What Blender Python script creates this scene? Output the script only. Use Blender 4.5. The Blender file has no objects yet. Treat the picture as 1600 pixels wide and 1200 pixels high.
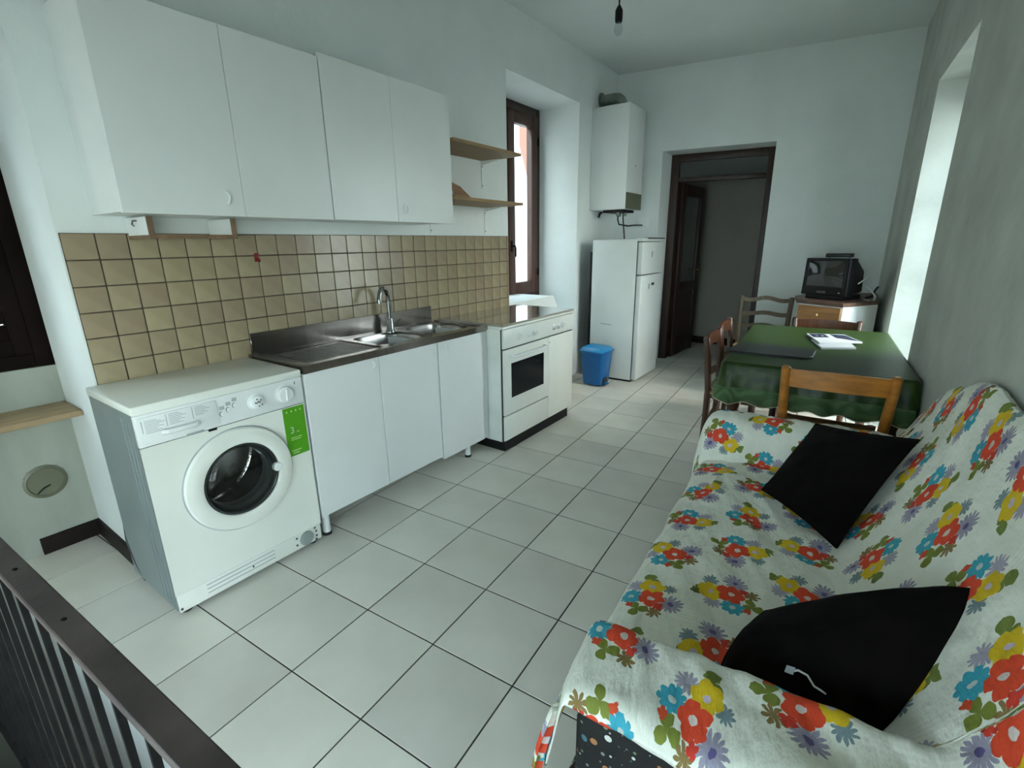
import bpy, bmesh, math, random
import numpy as np
from mathutils import Vector, Matrix, noise as mnoise

# ------------------------------------------------------------------ camera, world, light, exposure
SC = bpy.context.scene
COL = SC.collection
random.seed(4)
PI = math.pi
S = 1 / 3                       # floor tile pitch, metres
PHI = 0.0655047                 # floor grid is turned this much against the kitchen wall

cd = bpy.data.cameras.new('camera'); cam = bpy.data.objects.new('camera', cd); COL.objects.link(cam)
cd.sensor_width = 36; cd.lens = 759.226 / 1600 * 36; cd.clip_start = 0.02
yaw, pit, rol = -.555588 - PHI, .281043, .0136037
fw = Vector((math.sin(yaw) * math.cos(pit), math.cos(yaw) * math.cos(pit), -math.sin(pit)))
rt = Vector((math.cos(yaw), -math.sin(yaw), 0)); dn = fw.cross(rt)
r2 = rt * math.cos(rol) + dn * math.sin(rol); d2 = -rt * math.sin(rol) + dn * math.cos(rol)
mw = Matrix((( r2.x, -d2.x, -fw.x, 0), (r2.y, -d2.y, -fw.y, 0), (r2.z, -d2.z, -fw.z, 1.37256), (0, 0, 0, 1)))
cam.matrix_world = mw
SC.camera = cam

world = bpy.data.worlds.new('sky'); SC.world = world; world.use_nodes = True
wn = world.node_tree.nodes; wl = world.node_tree.links
sky = wn.new('ShaderNodeTexSky'); sky.sky_type = 'NISHITA'; sky.sun_disc = False
sky.sun_elevation = math.radians(42); sky.sun_rotation = math.radians(90); sky.dust_density = 3; sky.air_density = 1.0
mixw = wn.new('ShaderNodeMix'); mixw.data_type = 'RGBA'
mixw.inputs[0].default_value = .72
mixw.inputs[7].default_value = (3.0, 3.65, 3.85, 1)
wl.new(sky.outputs[0], mixw.inputs[6])
bg = wn['Background']; bg.inputs[1].default_value = 1.0
wl.new(mixw.outputs[2], bg.inputs[0])

SC.view_settings.view_transform = 'Standard'; SC.view_settings.look = 'None'
SC.view_settings.gamma = 1; SC.view_settings.use_curve_mapping = False
SC.view_settings.exposure = 1.98

# ------------------------------------------------------------------ materials
class NT:
    def __init__(s, name):
        s.m = bpy.data.materials.new(name); s.m.use_nodes = True
        s.n = s.m.node_tree.nodes; s.l = s.m.node_tree.links
        s.b = s.n['Principled BSDF']
    def new(s, t, **k):
        x = s.n.new(t)
        for a, b in k.items(): setattr(x, a, b)
        return x
    def set(s, sock, v):
        if isinstance(v, bpy.types.NodeSocket): s.l.new(v, sock)
        else: sock.default_value = v
    def math(s, op, a, b=0.0, c=0.0, clamp=False):
        x = s.new('ShaderNodeMath', operation=op, use_clamp=clamp)
        s.set(x.inputs[0], a); s.set(x.inputs[1], b); s.set(x.inputs[2], c); return x.outputs[0]
    def mix(s, f, a, b):
        x = s.new('ShaderNodeMix', data_type='RGBA')
        s.set(x.inputs[0], f)
        s.set(x.inputs[6], a if not isinstance(a, tuple) else (*a[:3], 1)); s.set(x.inputs[7], b if not isinstance(b, tuple) else (*b[:3], 1))
        return x.outputs[2]
    def noise(s, scale, detail=3, vec=None, stretch=None):
        x = s.new('ShaderNodeTexNoise'); x.inputs['Scale'].default_value = scale; x.inputs['Detail'].default_value = detail
        if vec is None: vec = s.new('ShaderNodeTexCoord').outputs['Object']
        if stretch:
            mp = s.new('ShaderNodeMapping'); mp.inputs['Scale'].default_value = stretch; s.l.new(vec, mp.inputs[0]); vec = mp.outputs[0]
        s.l.new(vec, x.inputs['Vector']); return x.outputs[0]
    def bump(s, h, strength=.3, dist=.01):
        x = s.new('ShaderNodeBump'); x.inputs['Strength'].default_value = strength; x.inputs['Distance'].default_value = dist
        s.l.new(h, x.inputs['Height']); s.l.new(x.outputs[0], s.b.inputs['Normal'])
    def ramp(s, f, lo, hi):
        x = s.new('ShaderNodeMapRange'); x.inputs[1].default_value = lo; x.inputs[2].default_value = hi
        s.l.new(f, x.inputs[0]); return x.outputs[0]

def mat(name, col, rough=.5, metal=0., var=.08, scale=6., bump=0., bscale=60., bdist=.004, stretch=None, spec=.5, sheen=0., coat=0.):
    t = NT(name); b = t.b
    b.inputs['Roughness'].default_value = rough; b.inputs['Metallic'].default_value = metal
    b.inputs['Specular IOR Level'].default_value = spec
    if coat: b.inputs['Coat Weight'].default_value = coat; b.inputs['Coat Roughness'].default_value = .1
    if sheen: b.inputs['Sheen Weight'].default_value = sheen
    f = t.noise(scale, 4, stretch=stretch)
    dark = tuple(c * (1 - var * 1.6) for c in col); lite = tuple(min(1, c * (1 + var)) for c in col)
    t.l.new(t.mix(t.ramp(f, .3, .7), dark, lite), b.inputs['Base Color'])
    if bump: t.bump(t.noise(bscale, 3, stretch=stretch), bump, bdist)
    return t.m

M = {}
M['plaster'] = mat('plaster', (.76, .81, .79), .9, var=.03, scale=2.5, bump=.35, bscale=22, bdist=.006, spec=.2)
M['rough_plaster'] = mat('rough_plaster', (.50, .53, .475), .95, var=.10, scale=3, bump=.5, bscale=18, bdist=.008, spec=.15)
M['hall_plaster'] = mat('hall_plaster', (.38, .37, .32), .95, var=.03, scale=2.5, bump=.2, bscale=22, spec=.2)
M['ceiling'] = mat('ceiling_paint', (.70, .75, .73), .95, var=.03, scale=1.5, bump=.2, bscale=15, bdist=.005, spec=.15)
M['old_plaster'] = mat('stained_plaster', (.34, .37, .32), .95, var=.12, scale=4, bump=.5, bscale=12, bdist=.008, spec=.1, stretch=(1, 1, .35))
M['grout'] = mat('dark_grout', (.075, .062, .045), .9, var=.2, scale=30)
M['floor_grout'] = mat('floor_grout', (.055, .05, .042), .95, var=.2, scale=20)
M['white_lam'] = mat('white_laminate', (.77, .80, .78), .32, var=.02, scale=3)
M['fridge_enamel'] = mat('fridge_enamel', (.62, .66, .63), .3, var=.03, scale=4)
M['white_enamel'] = mat('white_enamel', (.78, .81, .74), .25, var=.02, scale=4)
M['white_old'] = mat('aged_white_enamel', (.70, .74, .69), .35, var=.06, scale=5)
M['white_plastic'] = mat('white_plastic', (.78, .82, .80), .35, var=.03)
M['grey_plastic'] = mat('grey_plastic', (.28, .33, .31), .5)
M['panel_print'] = mat('panel_print', (.42, .46, .47), .6)
M['dark_gap'] = mat('dark_gap', (.03, .035, .035), .8)
M['black_plastic'] = mat('black_plastic', (.006, .006, .0065), .5, spec=.25)
M['black_rubber'] = mat('black_rubber', (.01, .01, .01), .7)
M['dark_grey'] = mat('dark_grey_rubber', (.05, .06, .06), .45)
M['steel'] = mat('stainless_steel', (.27, .25, .23), .20, 1., var=.12, scale=3, bump=.04, bscale=200, bdist=.001, stretch=(1, 12, 1))
M['basin'] = mat('brushed_basin_steel', (.34, .33, .31), .25, 1., var=.05)
M['chrome'] = mat('chrome', (.42, .43, .43), .08, 1., var=.02)
M['alu'] = mat('flue_aluminium', (.28, .32, .28), .45, .7, var=.2, scale=20, bump=.5, bscale=60)
M['side_sheet'] = mat('shaded_side_sheet', (.24, .29, .29), .35, .25, var=.05)  # machine side sheet; the shade on that side is put into its colour
M['blackish_wood'] = mat('blackish_wood', (.008, .005, .004), .8, var=.3, scale=5, spec=.08)
M['dark_wood'] = mat('dark_stained_wood', (.032, .014, .009), .42, var=.35, scale=5, bump=.15, bscale=40, stretch=(6, 6, .5))
M['window_wood'] = mat('reddish_window_wood', (.060, .020, .011), .38, var=.3, scale=6, bump=.1, bscale=40, stretch=(6, 6, .5))
M['chair_dark'] = mat('brown_chair_wood', (.060, .021, .008), .34, var=.3, scale=8, stretch=(4, 4, .6), coat=.3)
M['chair_orange'] = mat('honey_chair_wood', (.46, .175, .025), .33, var=.22, scale=8, stretch=(1, 4, 4), coat=.2)
M['chair_grey'] = mat('dull_brown_wood', (.095, .068, .036), .45, var=.25, scale=8, stretch=(4, 4, .6))
M['straw'] = mat('woven_straw', (.42, .28, .11), .8, var=.25, scale=50, bump=.8, bscale=90, stretch=(1, 8, 1))
M['board_wood'] = mat('bare_board', (.42, .30, .17), .6, var=.2, scale=6, stretch=(6, .7, 1))
M['shelf_wood'] = mat('shelf_chipboard', (.30, .19, .075), .55, var=.15, scale=6, stretch=(6, .7, 1))
M['shelf_edge'] = mat('shelf_edge', (.62, .54, .42), .5, var=.1)
M['brown_wood'] = mat('brown_panel_wood', (.27, .125, .045), .45, var=.25, scale=6, stretch=(1, .5, 6))
M['cab_wood'] = mat('orange_cabinet_wood', (.36, .17, .055), .45, var=.22, scale=6, stretch=(.6, 1, 6))
M['rack_wood'] = mat('rack_edge_wood', (.20, .125, .07), .5, var=.2, scale=20)
M['cab_top'] = mat('dark_wood_top', (.11, .06, .04), .45, var=.3, scale=8, stretch=(.6, 4, 1))
M['black_iron'] = mat('black_iron', (.007, .007, .007), .75, var=.3, scale=30, spec=.15)
M['rail_paint'] = mat('worn_brown_black_paint', (.062, .046, .042), .5, .0, var=.45, scale=7, bump=.25, bscale=70, bdist=.002)
M['baseboard'] = mat('dark_brown_skirting', (.012, .008, .006), .6, var=.2, spec=.2)
M['blue'] = mat('blue_plastic', (.0, .105, .32), .35, var=.05)
M['blue_lid'] = mat('light_blue_plastic', (.0, .20, .44), .32, var=.05)
M['green_card'] = mat('green_card', (.085, .34, .01), .35, var=.04)
M['green_print'] = mat('pale_green_print', (.55, .78, .30), .5)
M['cloth_green'] = None
M['pink'] = mat('pink_facade', (.21, .105, .075), .95, var=.06, scale=1)
M['white_facade'] = mat('white_facade', (.85, .84, .82), .95, var=.03, scale=1)
M['grey_facade'] = mat('grey_facade', (.45, .45, .43), .95, var=.05, scale=1)
M['ground'] = mat('paved_ground', (.20, .20, .19), .95)
M['black_velvet'] = mat('black_velvet', (.0042, .0032, .0028), .9, var=.3, scale=10, bump=.6, bscale=14, bdist=.012, spec=.06, sheen=.01)
M['paper'] = mat('white_paper', (.46, .50, .52), .6, var=.02)
M['navy'] = mat('navy_print', (.015, .025, .06), .4)
M['folder'] = mat('black_folder', (.006, .008, .009), .4, var=.1)
M['white_cord'] = mat('white_cord', (.8, .8, .78), .6)
M['copper'] = mat('black_cable', (.015, .02, .02), .5)
M['red'] = mat('dark_red_plastic', (.16, .012, .008), .35)
M['screen'] = mat('crt_glass', (.010, .013, .013), .06, coat=.5)
M['brass'] = mat('old_brass', (.45, .33, .14), .35, 1.)
M['boiler_panel'] = mat('olive_grey_panel', (.14, .15, .10), .4)

def tile_mat(name, a, b, rough, nscale, bump, vari=True):
    t = NT(name); oi = t.new('ShaderNodeObjectInfo')
    f = t.noise(nscale, 4); g = t.noise(nscale * 5, 3)
    c = t.mix(t.ramp(f, .32, .68), a, b)
    hs = t.new('ShaderNodeHueSaturation')
    t.l.new(t.math('MULTIPLY_ADD', oi.outputs['Random'], .16, .92), hs.inputs['Value'])
    t.l.new(t.math('MULTIPLY_ADD', oi.outputs['Random'], .02, .49), hs.inputs['Hue'])
    t.l.new(c, hs.inputs['Color']); t.l.new(hs.outputs[0], t.b.inputs['Base Color'])
    t.b.inputs['Roughness'].default_value = rough
    t.bump(g, bump, .004)
    return t.m
M['wall_tile'] = tile_mat('beige_glazed_tile', (.275, .22, .14), (.36, .295, .19), .22, 7, .12)
M['floor_tile'] = tile_mat('pale_grey_floor_tile', (.65, .635, .555), (.75, .735, .65), .42, 3, .08)

def glass_mat(name, tint=(1, 1, 1), refl=.08):
    t = NT(name); out = t.n['Material Output']
    tr = t.new('ShaderNodeBsdfTransparent'); tr.inputs[0].default_value = (*tint, 1)
    gl = t.new('ShaderNodeBsdfGlossy'); gl.inputs['Roughness'].default_value = .02
    fr = t.new('ShaderNodeLayerWeight'); fr.inputs[0].default_value = .5
    fres = t.math('MULTIPLY_ADD', t.math('POWER', fr.outputs['Facing'], 5.), .70, .035)
    mx = t.new('ShaderNodeMixShader'); t.l.new(fres, mx.inputs[0])
    t.l.new(tr.outputs[0], mx.inputs[1]); t.l.new(gl.outputs[0], mx.inputs[2]); t.l.new(mx.outputs[0], out.inputs[0])
    return t.m
M['glass'] = glass_mat('window_glass', (.97, .99, .99))
M['bulb_glass'] = glass_mat('bulb_glass', (.9, .93, .93))
M['door_glass'] = mat('smoked_door_glass', (.035, .04, .04), .07, coat=.4)
M['oven_glass'] = mat('dark_oven_glass', (.007, .009, .011), .12, spec=.2)
M['porthole'] = glass_mat('porthole_glass', (.62, .64, .63))
M['porthole_rim'] = mat('porthole_rim', (.03, .035, .034), .25)
def drum_mat():
    t = NT('perforated_drum_steel'); tc = t.new('ShaderNodeTexCoord').outputs['Object']
    vo = t.new('ShaderNodeTexVoronoi'); vo.inputs['Scale'].default_value = 70; vo.inputs['Randomness'].default_value = .15; t.l.new(tc, vo.inputs['Vector'])
    k = t.math('LESS_THAN', vo.outputs['Distance'], .28)
    t.l.new(t.mix(k, (.55, .55, .54), (.01, .01, .01)), t.b.inputs['Base Color']); t.b.inputs['Metallic'].default_value = 1.; t.b.inputs['Roughness'].default_value = .18
    return t.m
M['drum_steel'] = drum_mat()
M['hob_cover'] = mat('glossy_hob_cover', (.36, .34, .28), .04, var=.03, coat=1.)

# --- floral sheet
def floral():
    t = NT('floral_sheet')
    # group: one flower mask
    g = bpy.data.node_groups.new('flower', 'ShaderNodeTree')
    itf = g.interface
    for nm in ('X', 'Y', 'CX', 'CY', 'R', 'Petals', 'Amp'): itf.new_socket(nm, in_out='INPUT', socket_type='NodeSocketFloat')
    itf.new_socket('Mask', in_out='OUTPUT', socket_type='NodeSocketFloat'); itf.new_socket('Heart', in_out='OUTPUT', socket_type='NodeSocketFloat')
    gi = g.nodes.new('NodeGroupInput'); go = g.nodes.new('NodeGroupOutput')
    def gm(op, a, b=0., c=0., clamp=False):
        x = g.nodes.new('ShaderNodeMath'); x.operation = op; x.use_clamp = clamp
        for i, v in enumerate((a, b, c)):
            if isinstance(v, bpy.types.NodeSocket): g.links.new(v, x.inputs[i])
            else: x.inputs[i].default_value = v
        return x.outputs[0]
    I = gi.outputs
    dx = gm('SUBTRACT', I['X'], I['CX']); dy = gm('SUBTRACT', I['Y'], I['CY'])
    r = gm('SQRT', gm('ADD', gm('MULTIPLY', dx, dx), gm('MULTIPLY', dy, dy)))
    an = gm('ARCTAN2', dy, dx)
    pet = gm('ABSOLUTE', gm('COSINE', gm('MULTIPLY', gm('MULTIPLY', an, I['Petals']), .5)))
    pet = gm('POWER', pet, .6)
    rad = gm('MULTIPLY', I['R'], gm('ADD', gm('SUBTRACT', 1., I['Amp']), gm('MULTIPLY', I['Amp'], pet)))
    g.links.new(gm('MULTIPLY_ADD', gm('SUBTRACT', rad, r), 900., .5, True), go.inputs['Mask'])
    g.links.new(gm('MULTIPLY_ADD', gm('SUBTRACT', gm('MULTIPLY', I['R'], .24), r), 900., .5, True), go.inputs['Heart'])
    uv = t.new('ShaderNodeUVMap'); uv.uv_map = 'cloth'
    sx = t.new('ShaderNodeSeparateXYZ'); t.l.new(uv.outputs[0], sx.inputs[0])
    wob = t.new('ShaderNodeTexNoise'); wob.inputs['Scale'].default_value = 45; t.l.new(uv.outputs[0], wob.inputs['Vector'])
    ws = t.new('ShaderNodeSeparateColor'); t.l.new(wob.outputs[1], ws.inputs[0])
    u = t.math('MULTIPLY_ADD', t.math('SUBTRACT', ws.outputs[0], .5), .016, sx.outputs[0])
    v = t.math('MULTIPLY_ADD', t.math('SUBTRACT', ws.outputs[1], .5), .016, sx.outputs[1])
    P, Q = .235, .182
    vv = t.math('DIVIDE', v, Q); row = t.math('FLOOR', vv)
    uu = t.math('ADD', t.math('DIVIDE', u, P), t.math('MULTIPLY', t.math('FLOORED_MODULO', row, 2.), .5)); colm = t.math('FLOOR', uu)
    lx = t.math('MULTIPLY', t.math('SUBTRACT', t.math('FRACT', uu), .5), P); ly = t.math('MULTIPLY', t.math('SUBTRACT', t.math('FRACT', vv), .5), Q)
    cx = t.new('ShaderNodeCombineXYZ'); t.l.new(colm, cx.inputs[0]); t.l.new(row, cx.inputs[1])
    wnz = t.new('ShaderNodeTexWhiteNoise'); wnz.noise_dimensions = '2D'; t.l.new(cx.outputs[0], wnz.inputs['Vector'])
    ang = t.math('MULTIPLY', t.math('SUBTRACT', wnz.outputs[0], .5), 5.6)
    ca = t.math('COSINE', ang); sa = t.math('SINE', ang)
    X = t.math('SUBTRACT', t.math('MULTIPLY', lx, ca), t.math('MULTIPLY', ly, sa))
    Y = t.math('ADD', t.math('MULTIPLY', lx, sa), t.math('MULTIPLY', ly, ca))
    weave = t.noise(6, 3, uv.outputs[0])
    c = t.mix(t.ramp(weave, .3, .7), (.74, .76, .66), (.84, .86, .77))
    # pale satin stripes
    st = t.math('FRACT', t.math('MULTIPLY', sx.outputs[0], 4.65))
    st2 = t.math('MULTIPLY', t.math('LESS_THAN', st, .22), t.math('LESS_THAN', t.math('FRACT', t.math('MULTIPLY', st, 18.)), .45))
    c = t.mix(t.math('MULTIPLY', st2, .55), c, (.88, .89, .82))
    els = [(-.030, -.056, .030, 3, .92, (.20, .24, .04), None), (.068, .042, .028, 2, .92, (.18, .23, .05), None),
           (-.052, .032, .034, 14, .55, (.33, .31, .40), (.12, .10, .25)), (.062, -.010, .026, 12, .6, (.38, .36, .44), None),
           (.010, .060, .022, 10, .6, (.20, .28, .30), None), (-.062, -.022, .022, 8, .75, (.24, .17, .06), None),
           (.024, -.044, .031, 9, .3, (.05, .36, .47), (.55, .62, .60)), (.036, .026, .035, 6, .22, (.72, .50, .02), (.60, .50, .62)),
           (-.008, -.002, .037, 5, .30, (.74, .075, .03), (.72, .62, .58)), (-.050, -.004, .014, 4, .45, (.62, .05, .03), None),
           (-.004, -.066, .011, 4, .4, (.62, .08, .03), None)]
    for (ex, ey, er, pt, am, col, heart) in els:
        n = t.new('ShaderNodeGroup'); n.node_tree = g
        t.l.new(X, n.inputs['X']); t.l.new(Y, n.inputs['Y'])
        for k, val in (('CX', ex), ('CY', ey), ('R', er), ('Petals', float(pt)), ('Amp', am)): n.inputs[k].default_value = val
        c = t.mix(n.outputs['Mask'], c, col)
        if heart: c = t.mix(n.outputs['Heart'], c, heart)
    t.l.new(c, t.b.inputs['Base Color'])
    t.b.inputs['Roughness'].default_value = .75; t.b.inputs['Specular IOR Level'].default_value = .25
    t.bump(t.noise(14, 4, uv.outputs[0], (1, 2.2, 1)), .6, .02)
    return t.m
M['floral'] = floral()

def dotted():
    t = NT('black_dotted_fabric')
    c = (.006, .0065, .0065)
    tc = t.new('ShaderNodeTexCoord').outputs['Object']
    for sc, lo, hi in ((38., .05, .36), (70., .05, .33)):
        vo = t.new('ShaderNodeTexVoronoi'); vo.inputs['Scale'].default_value = sc; vo.inputs['Randomness'].default_value = .8
        t.l.new(tc, vo.inputs['Vector'])
        s2 = t.new('ShaderNodeSeparateColor'); t.l.new(vo.outputs['Color'], s2.inputs[0])
        rad = t.math('MULTIPLY_ADD', s2.outputs[0], hi - lo, lo)
        mk = t.math('MULTIPLY_ADD', t.math('SUBTRACT', rad, vo.outputs['Distance']), 40., .5, clamp=True)
        rp = t.new('ShaderNodeValToRGB'); rp.color_ramp.interpolation = 'CONSTANT'
        cols = [(.45, .47, .44), (.17, .24, .15), (.05, .13, .17), (.36, .16, .06), (.09, .025, .04), (.60, .62, .58), (.22, .24, .22)]
        while len(rp.color_ramp.elements) < len(cols): rp.color_ramp.elements.new(1)
        for i, cc in enumerate(cols):
            e = rp.color_ramp.elements[i]; e.position = i / len(cols); e.color = (*cc, 1)
        t.l.new(s2.outputs[1], rp.inputs[0])
        c = t.mix(mk, c, rp.outputs[0])
    t.l.new(c, t.b.inputs['Base Color']); t.b.inputs['Roughness'].default_value = .8
    return t.m
M['dotted'] = dotted()

def damask(name, a, b, rough=.5):
    t = NT(name)
    tc = t.new('ShaderNodeTexCoord').outputs['Object']
    w = t.new('ShaderNodeTexWave'); w.wave_type = 'RINGS'; w.inputs['Scale'].default_value = 9; w.inputs['Distortion'].default_value = 9; w.inputs['Detail'].default_value = 1.5
    w.inputs['Detail Scale'].default_value = .9
    t.l.new(tc, w.inputs['Vector'])
    f = t.math('MULTIPLY', t.ramp(w.outputs['Fac'], .45, .8), .6)
    t.l.new(t.mix(f, a, b), t.b.inputs['Base Color'])
    t.b.inputs['Roughness'].default_value = rough; t.b.inputs['Specular IOR Level'].default_value = .3
    t.bump(t.noise(30, 3), .3, .006)
    return t.m
M['cloth_green'] = damask('green_damask', (.012, .034, .004), (.034, .066, .008), .42)
M['ruffle_green'] = damask('pale_green_voile', (.045, .10, .035), (.10, .17, .075), .65)

# ------------------------------------------------------------------ mesh helpers
class MB:
    def __init__(s): s.bm = bmesh.new()
    def hexa(s, p):     # 8 points: bottom ring 0-3 (ccw from above), top ring 4-7
        v = [s.bm.verts.new(q) for q in p]
        for f in ((3, 2, 1, 0), (4, 5, 6, 7), (0, 1, 5, 4), (1, 2, 6, 5), (2, 3, 7, 6), (3, 0, 4, 7)):
            s.bm.faces.new([v[i] for i in f])
        return s
    def box(s, x0, x1, y0, y1, z0, z1):
        return s.hexa([(x0, y0, z0), (x1, y0, z0), (x1, y1, z0), (x0, y1, z0), (x0, y0, z1), (x1, y0, z1), (x1, y1, z1), (x0, y1, z1)])
    def prism(s, poly, z0, z1):
        lo = [s.bm.verts.new((x, y, z0)) for x, y in poly]; hi = [s.bm.verts.new((x, y, z1)) for x, y in poly]
        n = len(poly)
        s.bm.faces.new(lo[::-1]); s.bm.faces.new(hi)
        for i in range(n): s.bm.faces.new((lo[i], lo[(i + 1) % n], hi[(i + 1) % n], hi[i]))
        return s
    def sweep_yz(s, poly, x0, x1):      # polygon in (y,z), extruded along x
        lo = [s.bm.verts.new((x0, y, z)) for y, z in poly]; hi = [s.bm.verts.new((x1, y, z)) for y, z in poly]
        n = len(poly); s.bm.faces.new(lo[::-1]); s.bm.faces.new(hi)
        for i in range(n): s.bm.faces.new((lo[i], lo[(i + 1) % n], hi[(i + 1) % n], hi[i]))
        return s
    def sweep_xz(s, poly, y0, y1):
        lo = [s.bm.verts.new((x, y0, z)) for x, z in poly]; hi = [s.bm.verts.new((x, y1, z)) for x, z in poly]
        n = len(poly); s.bm.faces.new(lo); s.bm.faces.new(hi[::-1])
        for i in range(n): s.bm.faces.new((lo[i], hi[i], hi[(i + 1) % n], lo[(i + 1) % n]))
        return s
    def tube(s, pts, r, n=10, cap=True):
        pts = [Vector(p) for p in pts]; rings = []; prev = None
        rr = r if isinstance(r, (list, tuple)) else [r] * len(pts)
        for i, p in enumerate(pts):
            d = (pts[min(i + 1, len(pts) - 1)] - pts[max(i - 1, 0)]).normalized()
            if prev is None:
                a = Vector((0, 0, 1)) if abs(d.z) < .9 else Vector((1, 0, 0))
                prev = d.cross(a).normalized()
            u = (prev - d * prev.dot(d)).normalized(); prev = u; w = d.cross(u)
            rings.append([s.bm.verts.new(p + (u * math.cos(2 * PI * k / n) + w * math.sin(2 * PI * k / n)) * rr[i]) for k in range(n)])
        for a, b in zip(rings, rings[1:]):
            for k in range(n): s.bm.faces.new((a[k], a[(k + 1) % n], b[(k + 1) % n], b[k]))
        if cap: s.bm.faces.new(rings[0][::-1]); s.bm.faces.new(rings[-1])
        return s
    def lathe(s, prof, c=(0, 0, 0), axis='z', n=32, close=True):
        # prof: list of (radius, height) along the axis
        def P(r, h, k):
            a = 2 * PI * k / n; x, y = r * math.cos(a), r * math.sin(a)
            if axis == 'z': q = (x, y, h)
            elif axis == 'x': q = (h, x, y)
            else: q = (y, h, x)
            return Vector(q) + Vector(c)
        rings = [[s.bm.verts.new(P(max(r, 1e-5), h, k)) for k in range(n)] for r, h in prof]
        for a, b in zip(rings, rings[1:]):
            for k in range(n): s.bm.faces.new((a[k], a[(k + 1) % n], b[(k + 1) % n], b[k]))
        if close:
            s.bm.faces.new(rings[0][::-1]); s.bm.faces.new(rings[-1])
        return s
    def grid(s, P, flip=False):
        V = [[s.bm.verts.new(q) for q in row] for row in P]
        for i in range(len(V) - 1):
            for j in range(len(V[0]) - 1):
                f = (V[i][j], V[i + 1][j], V[i + 1][j + 1], V[i][j + 1])
                s.bm.faces.new(f[::-1] if flip else f)
        return s
    def build(s, name, m, parent=None, org=None, bevel=0., seg=2, smooth=None, loc=None):
        bm = s.bm
        if bevel:
            bmesh.ops.bevel(bm, geom=list(bm.edges), offset=bevel, segments=seg, affect='EDGES', profile=.5, clamp_overlap=True)
        bmesh.ops.recalc_face_normals(bm, faces=list(bm.faces))
        o_ = Vector(org) if org is not None else (parent_org(parent) if parent else Vector((0, 0, 0)))
        if o_.length: bmesh.ops.translate(bm, verts=list(bm.verts), vec=-o_)
        me = bpy.data.meshes.new(name); bm.to_mesh(me); bm.free()
        if m is not None: me.materials.append(M[m] if isinstance(m, str) else m)
        if smooth is None: smooth = bool(bevel)
        if smooth:
            me.polygons.foreach_set('use_smooth', [True] * len(me.polygons))
            me.set_sharp_from_angle(angle=math.radians(38))
        o = bpy.data.objects.new(name, me); COL.objects.link(o)
        if parent: o.parent = parent
        elif o_.length: o.location = o_
        return o
ORG = {}
def parent_org(p):
    while p.parent is not None: p = p.parent
    return ORG.get(p.name, Vector((0, 0, 0)))

def tag(o, label=None, cat=None, group=None, kind=None):
    if label: o['label'] = label
    if cat: o['category'] = cat
    if group: o['group'] = group
    if kind: o['kind'] = kind
    return o
def thing(name, label, cat, loc=(0, 0, 0), rotz=0., group=None, local=False):
    o = bpy.data.objects.new(name, None); COL.objects.link(o); o.empty_display_size = .1
    o.location = loc; o.rotation_euler.z = rotz
    ORG[o.name] = Vector((0, 0, 0)) if local else Vector(loc)
    return tag(o, label, cat, group)
def copy_tree(o, parent=None):
    c = o.copy(); COL.objects.link(c)
    if parent: c.parent = parent
    for ch in list(o.children): copy_tree(ch, c)
    return c
def struct(name, mb, m, **k):
    return tag(mb.build(name, m, **k), kind='structure')
def bx(*a): return MB().box(*a)

# ------------------------------------------------------------------ room shell
XW, XO = -2.42, -2.95           # kitchen wall: room face, and the back of its window recesses
ZC = 3.06
def RX(y, d=0.): return .46 - .059 * y + d          # right wall, room face
def BY(x, d=0.): return 5.40 + .166 * (x + 2.42) + d  # back wall, room face

# left wall
w = MB()
w.box(XO, XW, -1.75, -1.32, -1.6, ZC)
w.box(XO, XW, -1.32, .548, 2.18, ZC)
w.box(XO, XW, .548, 3.354, -.05, ZC)
w.box(XO, XW, 3.354, 4.53, -.05, .70); w.box(XO, XW, 3.354, 4.53, 2.63, ZC)
w.box(XO, XW, 4.53, 5.9, -.05, ZC)
wall_left = struct('wall_left', w, 'plaster')
w = MB()
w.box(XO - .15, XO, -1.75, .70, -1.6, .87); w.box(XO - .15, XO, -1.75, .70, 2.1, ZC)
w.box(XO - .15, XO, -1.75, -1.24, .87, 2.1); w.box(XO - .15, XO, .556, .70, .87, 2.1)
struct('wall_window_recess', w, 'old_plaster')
# right wall, slightly skewed, with the balcony-door niche
def rw(y0, y1, d0, d1, z0, z1, b):
    b.hexa([(RX(y0, d0), y0, z0), (RX(y0, d1), y0, z0), (RX(y1, d1), y1, z0), (RX(y1, d0), y1, z0),
            (RX(y0, d0), y0, z1), (RX(y0, d1), y0, z1), (RX(y1, d1), y1, z1), (RX(y1, d0), y1, z1)])
w = MB()
rw(-.35, 3.385, 0, .42, -1.6, ZC, w); rw(-1.75, -1.60, 0, .42, -1.6, ZC, w); rw(-1.60, -.35, 0, .42, 1.80, ZC, w); rw(-1.60, -.35, 0, .42, -1.6, .15, w); rw(4.45, 6.2, 0, .42, -.05, ZC, w); rw(3.385, 4.45, 0, .42, 2.335, ZC, w); rw(3.385, 4.45, 0, .42, -.05, -.02, w)
struct('wall_right', w, 'rough_plaster')
# back wall, skewed, with the doorway
def bw(x0, x1, d0, d1, z0, z1, b):
    b.hexa([(x0, BY(x0, d0), z0), (x1, BY(x1, d0), z0), (x1, BY(x1, d1), z0), (x0, BY(x0, d1), z0),
            (x0, BY(x0, d0), z1), (x1, BY(x1, d0), z1), (x1, BY(x1, d1), z1), (x0, BY(x0, d1), z1)])
DX0, DX1, DZ = -1.93, -.885, 2.285
w = MB()
bw(-3.0, DX0, 0, .42, -.05, ZC, w); bw(DX1, .75, 0, .42, -.05, ZC, w); bw(DX0, DX1, 0, .42, DZ, ZC, w)
struct('wall_back', w, 'plaster')
struct('ceiling', bx(-3.15, 1.2, -1.8, 8.4, ZC, ZC + .12), 'ceiling')
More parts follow.
